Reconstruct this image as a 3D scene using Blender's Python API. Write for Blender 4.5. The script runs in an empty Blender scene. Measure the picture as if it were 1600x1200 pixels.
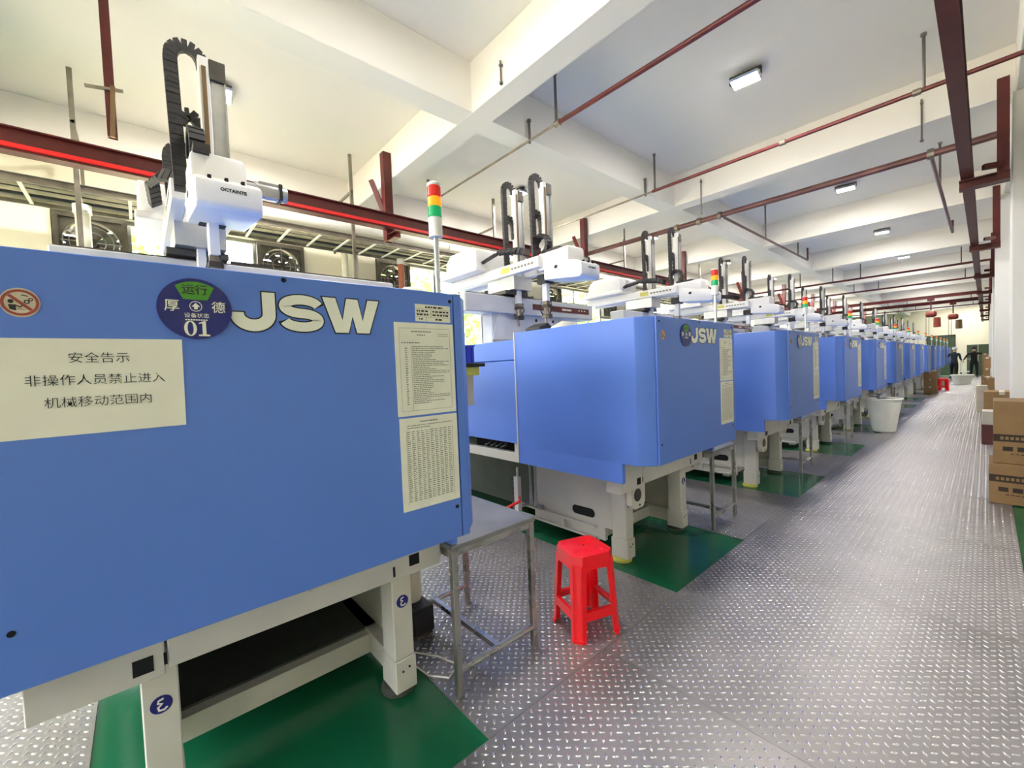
import bpy, bmesh, math, random
from mathutils import Vector, Matrix
random.seed(7)
scene = bpy.context.scene
COL = scene.collection
PI = math.pi

# ------------------------------------------------------------------ camera, sky, sun, exposure
cam_d = bpy.data.cameras.new('camera')
cam = bpy.data.objects.new('camera', cam_d); COL.objects.link(cam)
R_ = Vector((0.6630333, 0.7475720, -0.0390252)); U_ = Vector((0.0003218, 0.0518469, 0.9986550)); W_ = Vector((-0.7485898, 0.6621541, -0.0341357))
cam.matrix_world = Matrix(((R_.x, U_.x, -W_.x, 0), (R_.y, U_.y, -W_.y, 0), (R_.z, U_.z, -W_.z, 1.4), (0, 0, 0, 1)))
cam_d.sensor_width = 36; cam_d.sensor_fit = 'HORIZONTAL'; cam_d.lens = 656.15 / 1600 * 36
cam_d.clip_start = 0.02; cam_d.clip_end = 200
scene.camera = cam
wd = bpy.data.worlds.new('sky'); scene.world = wd; wd.use_nodes = True
nt = wd.node_tree; bg = nt.nodes['Background']
sky = nt.nodes.new('ShaderNodeTexSky'); sky.sky_type = 'NISHITA'; sky.sun_disc = False
sky.sun_elevation = math.radians(50); sky.sun_rotation = math.radians(90); sky.air_density = 1.2; sky.dust_density = 3
hs = nt.nodes.new('ShaderNodeHueSaturation'); hs.inputs['Saturation'].default_value = 0.22
nt.links.new(sky.outputs[0], hs.inputs['Color']); nt.links.new(hs.outputs[0], bg.inputs[0]); bg.inputs[1].default_value = 1.9
sun_d = bpy.data.lights.new('sun', 'SUN'); sun_d.energy = 16.0; sun_d.angle = 0.02; sun_d.color = (1.0, 0.96, 0.88)
sun = bpy.data.objects.new('sun', sun_d); COL.objects.link(sun)
sun.rotation_euler = (0.25, math.radians(38), 0)
scene.view_settings.view_transform = 'Standard'; scene.view_settings.look = 'None'
scene.view_settings.gamma = 1; scene.view_settings.use_curve_mapping = False
scene.view_settings.exposure = 0.95
LAMP_W = 20          # watts of each ceiling floodlight
scene.cycles.max_bounces = 8; scene.cycles.diffuse_bounces = 6; scene.cycles.glossy_bounces = 3
scene.cycles.transparent_max_bounces = 12; scene.cycles.sample_clamp_indirect = 12
scene.cycles.caustics_reflective = True; scene.cycles.blur_glossy = 1.0; scene.cycles.caustics_refractive = False

# ------------------------------------------------------------------ materials
def lin(h):
    h = h.lstrip('#'); o = []
    for i in (0, 2, 4):
        c = int(h[i:i + 2], 16) / 255
        o.append(c / 12.92 if c <= 0.04045 else ((c + 0.055) / 1.055) ** 2.4)
    return (*o, 1)
MATS = {}
def mat(name, hexc, rough=0.5, metal=0.0, var=0.06, scale=6.0, bump=0.0, bscale=60.0, spec=0.5, emit=None, es=0.0, rvar=0.0):
    m = bpy.data.materials.new(name); m.use_nodes = True; MATS[name] = m
    n = m.node_tree; p = n.nodes['Principled BSDF']
    tc = n.nodes.new('ShaderNodeTexCoord'); nz = n.nodes.new('ShaderNodeTexNoise')
    nz.inputs['Scale'].default_value = scale; nz.inputs['Detail'].default_value = 4
    n.links.new(tc.outputs['Object'], nz.inputs['Vector'])
    rp = n.nodes.new('ShaderNodeValToRGB'); c = lin(hexc)
    rp.color_ramp.elements[0].position = 0.3; rp.color_ramp.elements[1].position = 0.7
    rp.color_ramp.elements[0].color = tuple(max(0, x * (1 - var)) for x in c[:3]) + (1,)
    rp.color_ramp.elements[1].color = tuple(min(1, x * (1 + var)) for x in c[:3]) + (1,)
    n.links.new(nz.outputs[0], rp.inputs[0]); n.links.new(rp.outputs[0], p.inputs['Base Color'])
    p.inputs['Roughness'].default_value = rough; p.inputs['Metallic'].default_value = metal
    p.inputs['Specular IOR Level'].default_value = spec
    if rvar:
        mr = n.nodes.new('ShaderNodeMapRange'); mr.inputs['To Min'].default_value = rough - rvar; mr.inputs['To Max'].default_value = rough + rvar
        n.links.new(nz.outputs[0], mr.inputs['Value']); n.links.new(mr.outputs[0], p.inputs['Roughness'])
    if bump:
        n2 = n.nodes.new('ShaderNodeTexNoise'); n2.inputs['Scale'].default_value = bscale; n2.inputs['Detail'].default_value = 3
        n.links.new(tc.outputs['Object'], n2.inputs['Vector'])
        b = n.nodes.new('ShaderNodeBump'); b.inputs['Strength'].default_value = bump; b.inputs['Distance'].default_value = 0.01
        n.links.new(n2.outputs[0], b.inputs['Height']); n.links.new(b.outputs[0], p.inputs['Normal'])
    if emit:
        p.inputs['Emission Color'].default_value = lin(emit); p.inputs['Emission Strength'].default_value = es
    return m
M_blue = mat('machine_blue_paint', '#5c82de', 0.38, var=0.03, scale=2, bump=0.02, bscale=300)
M_blue2 = mat('machine_blue_side', '#5c82de', 0.38, var=0.03, scale=2, bump=0.02, bscale=300)
M_cream = mat('machine_grey_paint', '#d6d1c6', 0.45, var=0.05, scale=5)
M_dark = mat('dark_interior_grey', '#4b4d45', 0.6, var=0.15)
M_black = mat('black_plastic', '#1a1a1c', 0.5, var=0.2, scale=20)
M_hole = mat('dark_hole', '#0b0b0c', 0.8)
M_white = mat('robot_white_paint', '#e3e2e2', 0.35, var=0.03)
M_rshade = mat('robot_white_shaded', '#bfc1c6', 0.35, var=0.04)  # darker copy of the robot white, shade put into the colour
M_pipec = mat('brown_main_pipe', '#694646', 0.35, 0.2, var=0.25, scale=3)
M_chain = mat('energy_chain_black', '#2c2a2c', 0.55, var=0.25, scale=40)
M_gripper = mat('gripper_metal', '#8d8377', 0.35, 0.7, var=0.25, scale=30)
M_alu = mat('aluminium', '#c4c6ca', 0.3, 0.9, var=0.06, scale=20)
M_steel = mat('stainless_steel', '#b3b1ae', 0.28, 0.95, var=0.12, scale=8, rvar=0.08)
M_steeltop = mat('worktop_steel', '#8b8b8c', 0.45, 0.35, var=0.12, scale=5, rvar=0.1)
M_darkmetal = mat('dark_metal', '#55514c', 0.45, 0.7, var=0.2)
M_brass = mat('brass_brown', '#7a6448', 0.4, 0.6)
M_paper = mat('paper', '#f4efe2', 0.6, var=0.03, scale=12)
M_lamin = mat('laminated_paper', '#f1eedf', 0.25, var=0.04, scale=14)
M_ink = mat('black_ink', '#22211f', 0.6)
M_inkgrey = mat('grey_ink', '#7c7a70', 0.6)
M_inkred = mat('red_ink', '#c08a80', 0.6)
M_logo = mat('logo_white', '#f6f4e8', 0.4, var=0.02)
M_dial = mat('dial_blue', '#1a1f7c', 0.12, var=0.15)
M_dialgreen = mat('dial_green', '#4f9a2c', 0.2)
M_signred = mat('sign_red', '#a54a3e', 0.5)
M_signcream = mat('sign_cream', '#dccdb8', 0.5)
M_rust = mat('red_brown_steel_paint', '#561816', 0.45, var=0.25, scale=5, bump=0.05)
M_redbar = mat('bright_red_bar', '#e81f22', 0.35, var=0.08)
M_pipe = mat('red_sprinkler_pipe', '#642426', 0.35, var=0.3, scale=3)
M_galv = mat('galvanised_pipe', '#8b857a', 0.4, 0.6, var=0.25, scale=6)
M_rod = mat('grey_hanger_rod', '#6d6a66', 0.5, 0.5, var=0.2)
M_ceil = mat('white_ceiling_plaster', '#ebe8e2', 0.85, var=0.025, scale=0.7, bump=0.03, bscale=25)
M_wall = mat('cream_wall_plaster', '#efe8d4', 0.8, var=0.03, scale=1.2, bump=0.03, bscale=30)
M_wallr = mat('grey_wall_paint', '#cfccc7', 0.7, var=0.04, scale=1.5)
M_colw = mat('white_column_paint', '#e6e4e4', 0.6, var=0.02, scale=1.5)
M_green = mat('green_epoxy_floor', '#176341', 0.16, var=0.12, scale=1.2, rvar=0.06)
M_plate = mat('checker_plate_steel', '#949092', 0.37, 0.55, var=0.16, scale=2.2, rvar=0.09, bump=0.06, bscale=140)
M_lug = mat('checker_plate_lug', '#d6d3d5', 0.2, 0.9, var=0.08, scale=30)
M_red = mat('red_plastic', '#f40a1a', 0.32, var=0.03, scale=30)
M_bin = mat('white_bin_plastic', '#efefe6', 0.4, var=0.03)
M_card = mat('cardboard', '#97764f', 0.75, var=0.08, scale=9, bump=0.05, bscale=80)
M_cardband = mat('cardboard_dark_print', '#3b2c22', 0.7)
M_cardpale = mat('pale_carton', '#c9c2b4', 0.7)
M_bluebin = mat('blue_bin_plastic', '#1a35d8', 0.35)
M_yellow = mat('yellow_plastic', '#d8d060', 0.4)
M_orangepipe = mat('orange_red_pipe', '#b5694f', 0.5)
M_pvc = mat('cream_pvc', '#e4e0cc', 0.4)
M_duct = mat('white_duct', '#efeee8', 0.5)
M_cable = mat('beige_cable', '#a39a80', 0.5, var=0.25, scale=8)
M_wframe = mat('window_aluminium', '#a5a69e', 0.4, 0.5)
M_fan = mat('fan_metal', '#6f6a60', 0.4, 0.6, var=0.25, scale=9)
M_skin = mat('skin', '#d3a78a', 0.5)
M_cloth = mat('dark_navy_cloth', '#1e2430', 0.8)
M_cloth2 = mat('black_cloth', '#16161a', 0.8)
M_hair = mat('black_hair', '#0e0c0b', 0.5)
M_hat = mat('white_cap', '#cfd3d6', 0.7)
M_hoist = mat('hoist_red', '#8e3a2a', 0.4)
M_door = mat('dark_green_door', '#4a5a44', 0.5)
M_lawn = mat('pale_yard_ground', '#b9ad90', 0.9, var=0.15, scale=0.6)
M_leaf = mat('leaf_green', '#86a455', 0.6, var=0.35, scale=1.5)
M_bark = mat('bark', '#6a5a48', 0.9)
M_lred = mat('lens_red', '#b8221c', 0.2, emit='#c02018', es=0.25)
M_lamb = mat('lens_amber', '#f0901c', 0.2, emit='#ff9018', es=0.45)
M_lgrn = mat('lens_green', '#128a52', 0.2, emit='#10a060', es=0.3)
M_lens = mat('lamp_lens', '#ffffff', 0.4, emit='#fff8ec', es=40)
M_yel = mat('yellow_sticker', '#c8c060', 0.4)
def glass_mat():
    m = bpy.data.materials.new('window_glass'); m.use_nodes = True; n = m.node_tree; n.nodes.clear()
    o = n.nodes.new('ShaderNodeOutputMaterial'); mx = n.nodes.new('ShaderNodeMixShader')
    t = n.nodes.new('ShaderNodeBsdfTransparent'); g = n.nodes.new('ShaderNodeBsdfGlossy'); g.inputs['Roughness'].default_value = 0.05
    nz = n.nodes.new('ShaderNodeTexNoise'); nz.inputs['Scale'].default_value = 1.5
    mr = n.nodes.new('ShaderNodeMapRange'); mr.inputs['To Min'].default_value = 0.04; mr.inputs['To Max'].default_value = 0.1
    n.links.new(nz.outputs[0], mr.inputs['Value']); n.links.new(mr.outputs[0], mx.inputs[0])
    t.inputs[0].default_value = (0.97, 0.97, 0.97, 1)
    n.links.new(t.outputs[0], mx.inputs[1]); n.links.new(g.outputs[0], mx.inputs[2]); n.links.new(mx.outputs[0], o.inputs[0]); return m
M_glass = glass_mat()

# ------------------------------------------------------------------ mesh helpers
class MB:
    def __init__(s): s.v = []; s.f = []; s.m = []
    def add(s, vs, fs, mi=0):
        k = len(s.v); s.v += [tuple(a) for a in vs]; s.f += [tuple(i + k for i in f) for f in fs]; s.m += [mi] * len(fs); return s
    def box(s, x0, x1, y0, y1, z0, z1, mi=0):
        return s.add([(x0, y0, z0), (x1, y0, z0), (x1, y1, z0), (x0, y1, z0), (x0, y0, z1), (x1, y0, z1), (x1, y1, z1), (x0, y1, z1)],
                     [(3, 2, 1, 0), (4, 5, 6, 7), (0, 1, 5, 4), (1, 2, 6, 5), (2, 3, 7, 6), (3, 0, 4, 7)], mi)
    def prism(s, pts, axis, a0, a1, mi=0):
        # pts: 2-D outline, counter-clockwise; axis z: (x,y), axis x: (y,z), axis y: (z,x)
        def P(p, a): return {'z': (p[0], p[1], a), 'x': (a, p[0], p[1]), 'y': (p[1], a, p[0])}[axis]
        n = len(pts)
        return s.add([P(p, a0) for p in pts] + [P(p, a1) for p in pts],
                     [tuple(range(n - 1, -1, -1)), tuple(range(n, 2 * n))] + [(i, (i + 1) % n, n + (i + 1) % n, n + i) for i in range(n)], mi)
    def tube(s, pts, r, n=8, mi=0, caps=True, r2=None):
        pts = [Vector(p) for p in pts]; k = len(pts); rings = []
        up = Vector((0, 0, 1))
        for i, p in enumerate(pts):
            d = (pts[min(i + 1, k - 1)] - pts[max(i - 1, 0)]).normalized()
            a = d.cross(up)
            if a.length < 0.05: a = d.cross(Vector((1, 0, 0)))
            a.normalize(); b = d.cross(a); rr = r if r2 is None else r + (r2 - r) * i / (k - 1)
            rings.append([p + (a * math.cos(2 * PI * j / n) + b * math.sin(2 * PI * j / n)) * rr for j in range(n)])
        vs = [q for R in rings for q in R]
        fs = [(i * n + j, i * n + (j + 1) % n, (i + 1) * n + (j + 1) % n, (i + 1) * n + j) for i in range(k - 1) for j in range(n)]
        if caps: fs += [tuple(range(n - 1, -1, -1)), tuple(range((k - 1) * n, k * n))]
        return s.add(vs, fs, mi)
    def lathe(s, prof, c, n=20, mi=0, axis='z'):
        vs = []
        for (r, h) in prof:
            for j in range(n):
                a = 2 * PI * j / n; x, y = r * math.cos(a), r * math.sin(a)
                vs.append({'z': (c[0] + x, c[1] + y, c[2] + h), 'x': (c[0] + h, c[1] + x, c[2] + y), 'y': (c[0] + y, c[1] + h, c[2] + x)}[axis])
        k = len(prof)
        fs = [(i * n + j, i * n + (j + 1) % n, (i + 1) * n + (j + 1) % n, (i + 1) * n + j) for i in range(k - 1) for j in range(n)]
        if prof[0][0] > 1e-6: fs.append(tuple(range(n - 1, -1, -1)))
        if prof[-1][0] > 1e-6: fs.append(tuple(range((k - 1) * n, k * n)))
        return s.add(vs, fs, mi)
    def beam(s, p0, p1, w, h, mi=0, up=(0, 0, 1)):
        p0, p1 = Vector(p0), Vector(p1); d = (p1 - p0).normalized(); u = Vector(up)
        a = d.cross(u)
        if a.length < 0.05: a = d.cross(Vector((1, 0, 0)))
        a.normalize(); b = a.cross(d); vs = []
        for p in (p0, p1):
            for (i, j) in ((-1, -1), (1, -1), (1, 1), (-1, 1)): vs.append(p + a * (i * w / 2) + b * (j * h / 2))
        return s.add(vs, [(3, 2, 1, 0), (4, 5, 6, 7), (0, 1, 5, 4), (1, 2, 6, 5), (2, 3, 7, 6), (3, 0, 4, 7)], mi)
    def chan(s, p0, p1, w, h, t, up=(0, 0, 1), mi=0, kind='I'):
        # I section or C channel between two points
        p0, p1 = Vector(p0), Vector(p1); d = (p1 - p0).normalized(); u = Vector(up); a = d.cross(u).normalized(); b = a.cross(d)
        for (ca, cb, wa, hb) in ((0, h / 2 - t / 2, w, t), (0, -h / 2 + t / 2, w, t), (0 if kind == 'I' else -w / 2 + t / 2, 0, t, h - 2 * t)):
            off = a * ca + b * cb; s.beam(p0 + off, p1 + off, wa, hb, mi, up)
        return s
    def build(s, name, mats, parent=None, loc=None, smooth=30, bevel=0.0, seg=1):
        me = bpy.data.meshes.new(name)
        off = Vector(loc) if loc is not None else Vector((0, 0, 0))
        me.from_pydata([(x - off.x, y - off.y, z - off.z) for (x, y, z) in s.v], [], s.f)
        mats = mats if isinstance(mats, (list, tuple)) else [mats]
        for m in mats: me.materials.append(m)
        if len(mats) > 1: me.polygons.foreach_set('material_index', s.m)
        bm = bmesh.new(); bm.from_mesh(me)
        bmesh.ops.recalc_face_normals(bm, faces=bm.faces[:])
        if bevel:
            es = [e for e in bm.edges if len(e.link_faces) == 2 and e.calc_face_angle(0) > 0.5]
            bmesh.ops.bevel(bm, geom=es, offset=bevel, segments=seg, affect='EDGES', profile=0.5)
        bm.to_mesh(me); bm.free()
        if smooth:
            me.polygons.foreach_set('use_smooth', [True] * len(me.polygons)); me.set_sharp_from_angle(angle=math.radians(smooth))
        o = bpy.data.objects.new(name, me); COL.objects.link(o)
        if loc is not None and parent is None: o.location = off
        if parent is not None: o.parent = parent
        return o
def tag(o, label=None, cat=None, group=None, kind=None):
    if label: o['label'] = label
    if cat: o['category'] = cat
    if group: o['group'] = group
    if kind: o['kind'] = kind
    return o
def empty(name, loc, label=None, cat=None, group=None, kind=None):
    o = bpy.data.objects.new(name, None); COL.objects.link(o); o.location = loc; o.empty_display_size = 0.1
    return tag(o, label, cat, group, kind)
KIDS = {}
def kids(o): return [c for c in o.children]
def copy_tree(o, parent=None):
    c = o.copy(); COL.objects.link(c)
    if parent is not None: c.parent = parent
    for ch in list(o.children): copy_tree(ch, c)
    return c
class Part:
    """collects parts of one thing in world-like coordinates and stores them relative to the thing's root"""
    def __init__(s, root, org): s.root = root; s.org = Vector(org)
    def __call__(s, mb, name, mats, parent=None, **k):
        o = mb.build(name, mats, parent or s.root, loc=s.org, **k); return o
def text_mb(body, size, origin, align='CENTER', bold=0.0, sx=1.0, plane='x', thick=0.0, res=2):
    cu = bpy.data.curves.new('lettering', 'FONT'); cu.body = body; cu.size = size; cu.align_x = align; cu.align_y = 'CENTER'
    cu.offset = bold; cu.extrude = thick; cu.resolution_u = res
    ob = bpy.data.objects.new('lettering', cu); COL.objects.link(ob)
    dg = bpy.context.evaluated_depsgraph_get(); ev = ob.evaluated_get(dg); me = ev.to_mesh()
    mb = MB(); vs = []
    for v in me.vertices:
        x, y, z = v.co; x *= sx
        vs.append({'x': (origin[0] + z, origin[1] + x, origin[2] + y), '-y': (origin[0] + x, origin[1] - z, origin[2] + y)}[plane])
    mb.add(vs, [tuple(p.vertices) for p in me.polygons]); ev.to_mesh_clear()
    bpy.data.objects.remove(ob); bpy.data.curves.remove(cu); return mb

# ------------------------------------------------------------------ setting: floor and checker plates
S = 'structure'
Y0R, Y1R = -5.0, 40.0
floor = MB().box(-7.2, 3.2, Y0R, Y1R, -0.1, 0.0).build('floor', M_green); tag(floor, kind=S)
P = 0.0335
def lug_mesh(w, l, name='tread'):
    vs, fs = [], []; n = 0; c = math.sqrt(0.5); L, Wd, H = 0.0142, 0.0050, 0.0027
    K = int((w + l) / P) + 2
    for i in range(-K, K):
        for j in range(-K, K):
            gx, gy = (i + 0.5) * P, (j + 0.5) * P
            x, y = (gx - gy) * c, (gx + gy) * c
            if abs(x) > w / 2 - 0.012 or abs(y) > l / 2 - 0.012: continue
            d = (c, c) if (i + j) % 2 == 0 else (-c, c); e = (-d[1], d[0])
            for (a, b, z) in ((L, 0, 0), (0.35 * L, Wd, 0), (-0.35 * L, Wd, 0), (-L, 0, 0), (-0.35 * L, -Wd, 0), (0.35 * L, -Wd, 0), (0.5 * L, 0, H), (-0.5 * L, 0, H)):
                vs.append((x + d[0] * a + e[0] * b, y + d[1] * a + e[1] * b, z))
            fs += [(n, n + 1, n + 6), (n + 1, n + 2, n + 7, n + 6), (n + 2, n + 3, n + 7), (n + 3, n + 4, n + 7), (n + 4, n + 5, n + 6, n + 7), (n + 5, n, n + 6)]
            n += 8
    me = bpy.data.meshes.new(name); me.from_pydata(vs, [], fs); me.materials.append(M_lug)
    me.polygons.foreach_set('use_smooth', [True] * len(me.polygons)); return me
PLATE_CACHE = {}
def plate(x0, x1, y0, y1, lugs=True, tilt=0.0):
    w, l = x1 - x0, y1 - y0; key = (round(w, 3), round(l, 3))
    if key not in PLATE_CACHE:
        mb = MB().box(-w / 2 + 0.0015, w / 2 - 0.0015, -l / 2 + 0.0015, l / 2 - 0.0015, -0.004, 0); me = bpy.data.meshes.new('floor_plate')
        me.from_pydata(mb.v, [], mb.f); me.materials.append(M_plate); PLATE_CACHE[key] = [me, None]
    c = PLATE_CACHE[key]
    if lugs and c[1] is None: c[1] = lug_mesh(w, l)
    o = bpy.data.objects.new('floor_plate', c[0]); COL.objects.link(o); o.parent = floor; o.location = ((x0 + x1) / 2, (y0 + y1) / 2, 0.0055)
    o.rotation_euler = (random.uniform(-1, 1) * tilt, random.uniform(-1, 1) * tilt, 0)
    if lugs:
        t = bpy.data.objects.new('tread', c[1]); COL.objects.link(t); t.parent = o; t['kind'] = 'stuff'
for k in range(-3, 26):
    plate(-1.25, 0.157, 1.65 + 1.42 * k, 1.65 + 1.42 * (k + 1), True, 0.0006)

# machine pitch along the aisle
YM = [-0.012, 2.53] + [5.03 + 2.49 * k for k in range(12)]
NM = len(YM)
for i, y in enumerate(YM[:-1]):
    a, b = y + 0.93, YM[i + 1] - 0.165
    for k in range(2): plate(-1.25 - 1.375 * (k + 1), -1.25 - 1.375 * k, a, a + 1.42 if i else a + 1.46, i < 6, 0.0005)
for k in range(2): plate(-1.25 - 1.375 * (k + 1), -1.25 - 1.375 * k, -1.63, -0.21, True)

# ceiling with beams
ceil = MB().box(-7.2, 3.2, Y0R, Y1R, 4.5, 4.7).build('ceiling', M_ceil); tag(ceil, kind=S)
BY = [2.77 + 4.15 * k for k in range(-2, 9)]
for y in BY:
    MB().box(-7.0, 3.0, y - 0.13, y + 0.13, 4.0, 4.5).build('beam', M_ceil, ceil, bevel=0.006)
for (x0, x1) in ((-3.71, -3.43), (0.2, 0.46), (-7.0, -6.75)):
    MB().box(x0, x1, Y0R + 0.02, Y1R - 0.02, 4.002, 4.5).build('beam', M_ceil, ceil, bevel=0.006)

# end walls, aisle columns, wall on the far side of the columns
bwin = [(-6.3, -4.2), (-3.9, -1.8), (-1.5, 0.6)]; BS, BH = 0.7, 3.7
wbm = MB().box(-7.2, 3.2, Y0R - 0.2, Y0R, 0, BS).box(-7.2, 3.2, Y0R - 0.2, Y0R, BH, 4.5); px_ = -7.2
for (a, b) in bwin: wbm.box(px_, a, Y0R - 0.2, Y0R, BS, BH); px_ = b
wb = wbm.box(px_, 3.2, Y0R - 0.2, Y0R, BS, BH).build('wall_back', M_wall); tag(wb, kind=S)
wf = MB().box(-7.2, 3.2, Y1R, Y1R + 0.2, 0, 4.5).build('wall_front', M_wall); tag(wf, kind=S)
wr = MB().box(3.0, 3.2, Y0R, Y1R, 0, 4.5).build('wall_right', M_wallr); tag(wr, kind=S)
dr = empty('door_1', (-2.0, Y1R - 0.03, 0), kind=S)
MB().box(-0.62, 0.62, -0.02, 0.02, 0.0, 2.5).build('door_leaf', M_door, dr, bevel=0.004)
MB().box(-0.68, -0.62, -0.05, 0.02, 0, 2.56).box(0.62, 0.68, -0.05, 0.02, 0, 2.56).box(-0.68, 0.68, -0.05, 0.02, 2.5, 2.56).build('door_frame', M_darkmetal, dr)
MB().box(0.48, 0.56, -0.06, -0.02, 1.0, 1.04).build('door_handle', M_alu, dr)
for k, y in enumerate(BY):
    if y < 0: continue
    x0 = 0.172 if k <= 3 else 0.1
    c = MB().box(x0, x0 + 0.48, y - 0.2, y + 0.25, 0, 4.002).build('column', M_colw, None, bevel=0.008)
    c.name = 'column_%d' % (k - 1); tag(c, kind=S)

# window wall
XW = -7.0
bays = [(-0.66, 2.0)] + [(3.15 + 4.13 * k, 6.13 + 4.13 * k) for k in range(8)]
bays = [(-4.6, -1.7)] + bays
SILL, HEAD = 1.0, 3.42
wl = MB(); wl.box(XW - 0.2, XW, Y0R, Y1R, 0, SILL).box(XW - 0.2, XW, Y0R, Y1R, HEAD, 4.5)
prev = Y0R
for (a, b) in bays: wl.box(XW - 0.2, XW, prev, a, SILL, HEAD); prev = b
wl.box(XW - 0.2, XW, prev, Y1R, SILL, HEAD)
wlo = wl.build('wall_left', M_wall); tag(wlo, kind=S)
def fan_parts(root):
    c = (0, 0, 0)
    f = MB(); h = 0.315
    f.box(-0.12, 0.06, -h, -h + 0.05, -h, h).box(-0.12, 0.06, h - 0.05, h, -h, h).box(-0.12, 0.06, -h + 0.05, h - 0.05, -h, -h + 0.05).box(-0.12, 0.06, -h + 0.05, h - 0.05, h - 0.05, h)
    f.build('fan_frame', M_fan, root)
    n = 24; sh = MB(); vs = []
    for j in range(n):
        a = 2 * PI * j / n; cy, cz = math.cos(a), math.sin(a); q = 0.27 / max(abs(cy), abs(cz))
        vs += [(0.02, cy * 0.245, cz * 0.245), (0.02, cy * q, cz * q), (-0.08, cy * 0.245, cz * 0.245)]
    sh.add(vs, [(3 * j, 3 * j + 1, 3 * ((j + 1) % n) + 1, 3 * ((j + 1) % n)) for j in range(n)] + [(3 * j, 3 * ((j + 1) % n), 3 * ((j + 1) % n) + 2, 3 * j + 2) for j in range(n)])
    sh.build('shroud', M_fan, root)
    MB().lathe([(0.05, 0.03), (0.06, 0.0), (0.06, -0.06)], c, 14, 0, 'x').build('hub', M_darkmetal, root)
    for k in range(6):
        b = MB(); vs = []
        for (rr, wdt, tw) in ((0.055, 0.035, 0.6), (0.14, 0.075, 0.5), (0.225, 0.085, 0.35)):
            a = k * PI / 3 + 0.2
            for sgn in (-1, 1):
                y = rr; t = sgn * wdt * math.cos(tw); x = -0.02 + sgn * wdt * math.sin(tw)
                vs.append((x, y * math.cos(a) - t * math.sin(a), y * math.sin(a) + t * math.cos(a)))
        b.add(vs, [(0, 1, 3, 2), (2, 3, 5, 4)]); b.build('blade', M_fan, root)
    for k in range(6):
        z = -0.22 + 0.088 * k
        MB().add([(-0.115, -0.26, z - 0.03), (-0.115, 0.26, z - 0.03), (-0.085, 0.26, z + 0.034), (-0.085, -0.26, z + 0.034), (-0.119, -0.26, z - 0.03), (-0.119, 0.26, z - 0.03), (-0.089, 0.26, z + 0.034), (-0.089, -0.26, z + 0.034)], [(0, 1, 2, 3), (7, 6, 5, 4), (0, 4, 5, 1), (2, 6, 7, 3)]).build('louvre_slat', M_fan, root)
    g = MB()
    for rr in (0.12, 0.19, 0.245):
        g.tube([(0.045, rr * math.cos(2 * PI * j / 20), rr * math.sin(2 * PI * j / 20)) for j in range(21)], 0.004, 5, caps=False)
    for k in range(4):
        a = k * PI / 2 + PI / 4 * 0; g.tube([(0.045, 0.04 * math.cos(a), 0.04 * math.sin(a)), (0.045, 0.3 * math.cos(a), 0.3 * math.sin(a))], 0.005, 5)
    g.build('guard_grille', M_alu, root)
fan0 = None
fan_names = ['beyond the wall end of the first window', 'above the cable ladder end beside the first cream pier', 'by the orange drain pipe']
for bi, (a, b) in enumerate(bays):
    w = empty('window_%d' % (bi + 1), (XW - 0.1, (a + b) / 2, SILL), kind=S)
    wid = b - a; hh = HEAD - SILL; fw = 0.65
    fr = MB(); t = 0.03
    fr.box(-t, t, -wid / 2, wid / 2, 0, 0.05).box(-t, t, -wid / 2, wid / 2, hh - 0.05, hh)
    ys = [-wid / 2 + 0.025, -wid / 2 + fw]
    nn = 3; inner0, inner1 = -wid / 2 + fw, wid / 2 - fw
    ys += [inner0 + (inner1 - inner0) * q / nn for q in range(1, nn)] + [wid / 2 - fw, wid / 2 - 0.025]
    for y in ys: fr.box(-t, t, y - 0.025, y + 0.025, 0.05, hh - 0.05)
    fr.box(-t, t, -wid / 2, -wid / 2 + fw, hh - 0.7, hh - 0.66).box(-t, t, wid / 2 - fw, wid / 2, hh - 0.7, hh - 0.66)
    fr.build('window_frame', M_wframe, w)
    MB().box(-0.12, 0.14, -wid / 2, wid / 2, -0.04, 0.0).build('window_sill', M_wall, w)
    for q in range(len(ys) - 1):
        top = hh - 0.7 if q in (0, len(ys) - 2) else hh - 0.05
        MB().box(-0.003, 0.003, ys[q] + 0.025, ys[q + 1] - 0.025, 0.05, top).build('pane', M_glass, w, smooth=0)
    for e, y in enumerate((a + 0.325, b - 0.325)):
        loc = (XW - 0.02, y, 3.085)
        lab = 'square grey exhaust fan in window %s from the near end, %s' % (
            ['one', 'two', 'three', 'four', 'five', 'six', 'seven', 'eight', 'nine', 'ten'][bi], 'nearer of the pair' if e == 0 else 'farther of the pair')
        if fan0 is None:
            fan0 = empty('exhaust_fan', loc); fan_parts(fan0); fo = fan0
        else: fo = copy_tree(fan0); fo.location = loc
        tag(fo, lab, 'fan', 'exhaust fans in the window wall')

for bi, (a, b) in enumerate(bwin):
    w = empty('window_%d' % (11 + bi), ((a + b) / 2, Y0R - 0.1, BS), kind=S); wid = b - a; hh = BH - BS
    fr = MB().box(-wid / 2, wid / 2, -0.03, 0.03, 0, 0.05).box(-wid / 2, wid / 2, -0.03, 0.03, hh - 0.05, hh)
    for x in (-wid / 2 + 0.025, 0, wid / 2 - 0.025): fr.box(x - 0.025, x + 0.025, -0.03, 0.03, 0.05, hh - 0.05)
    fr.build('window_frame', M_wframe, w)
    for (u, v) in ((-wid / 2 + 0.05, -0.025), (0.025, wid / 2 - 0.05)): MB().box(u, v, -0.003, 0.003, 0.05, hh - 0.05).build('pane', M_glass, w, smooth=0)
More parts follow.
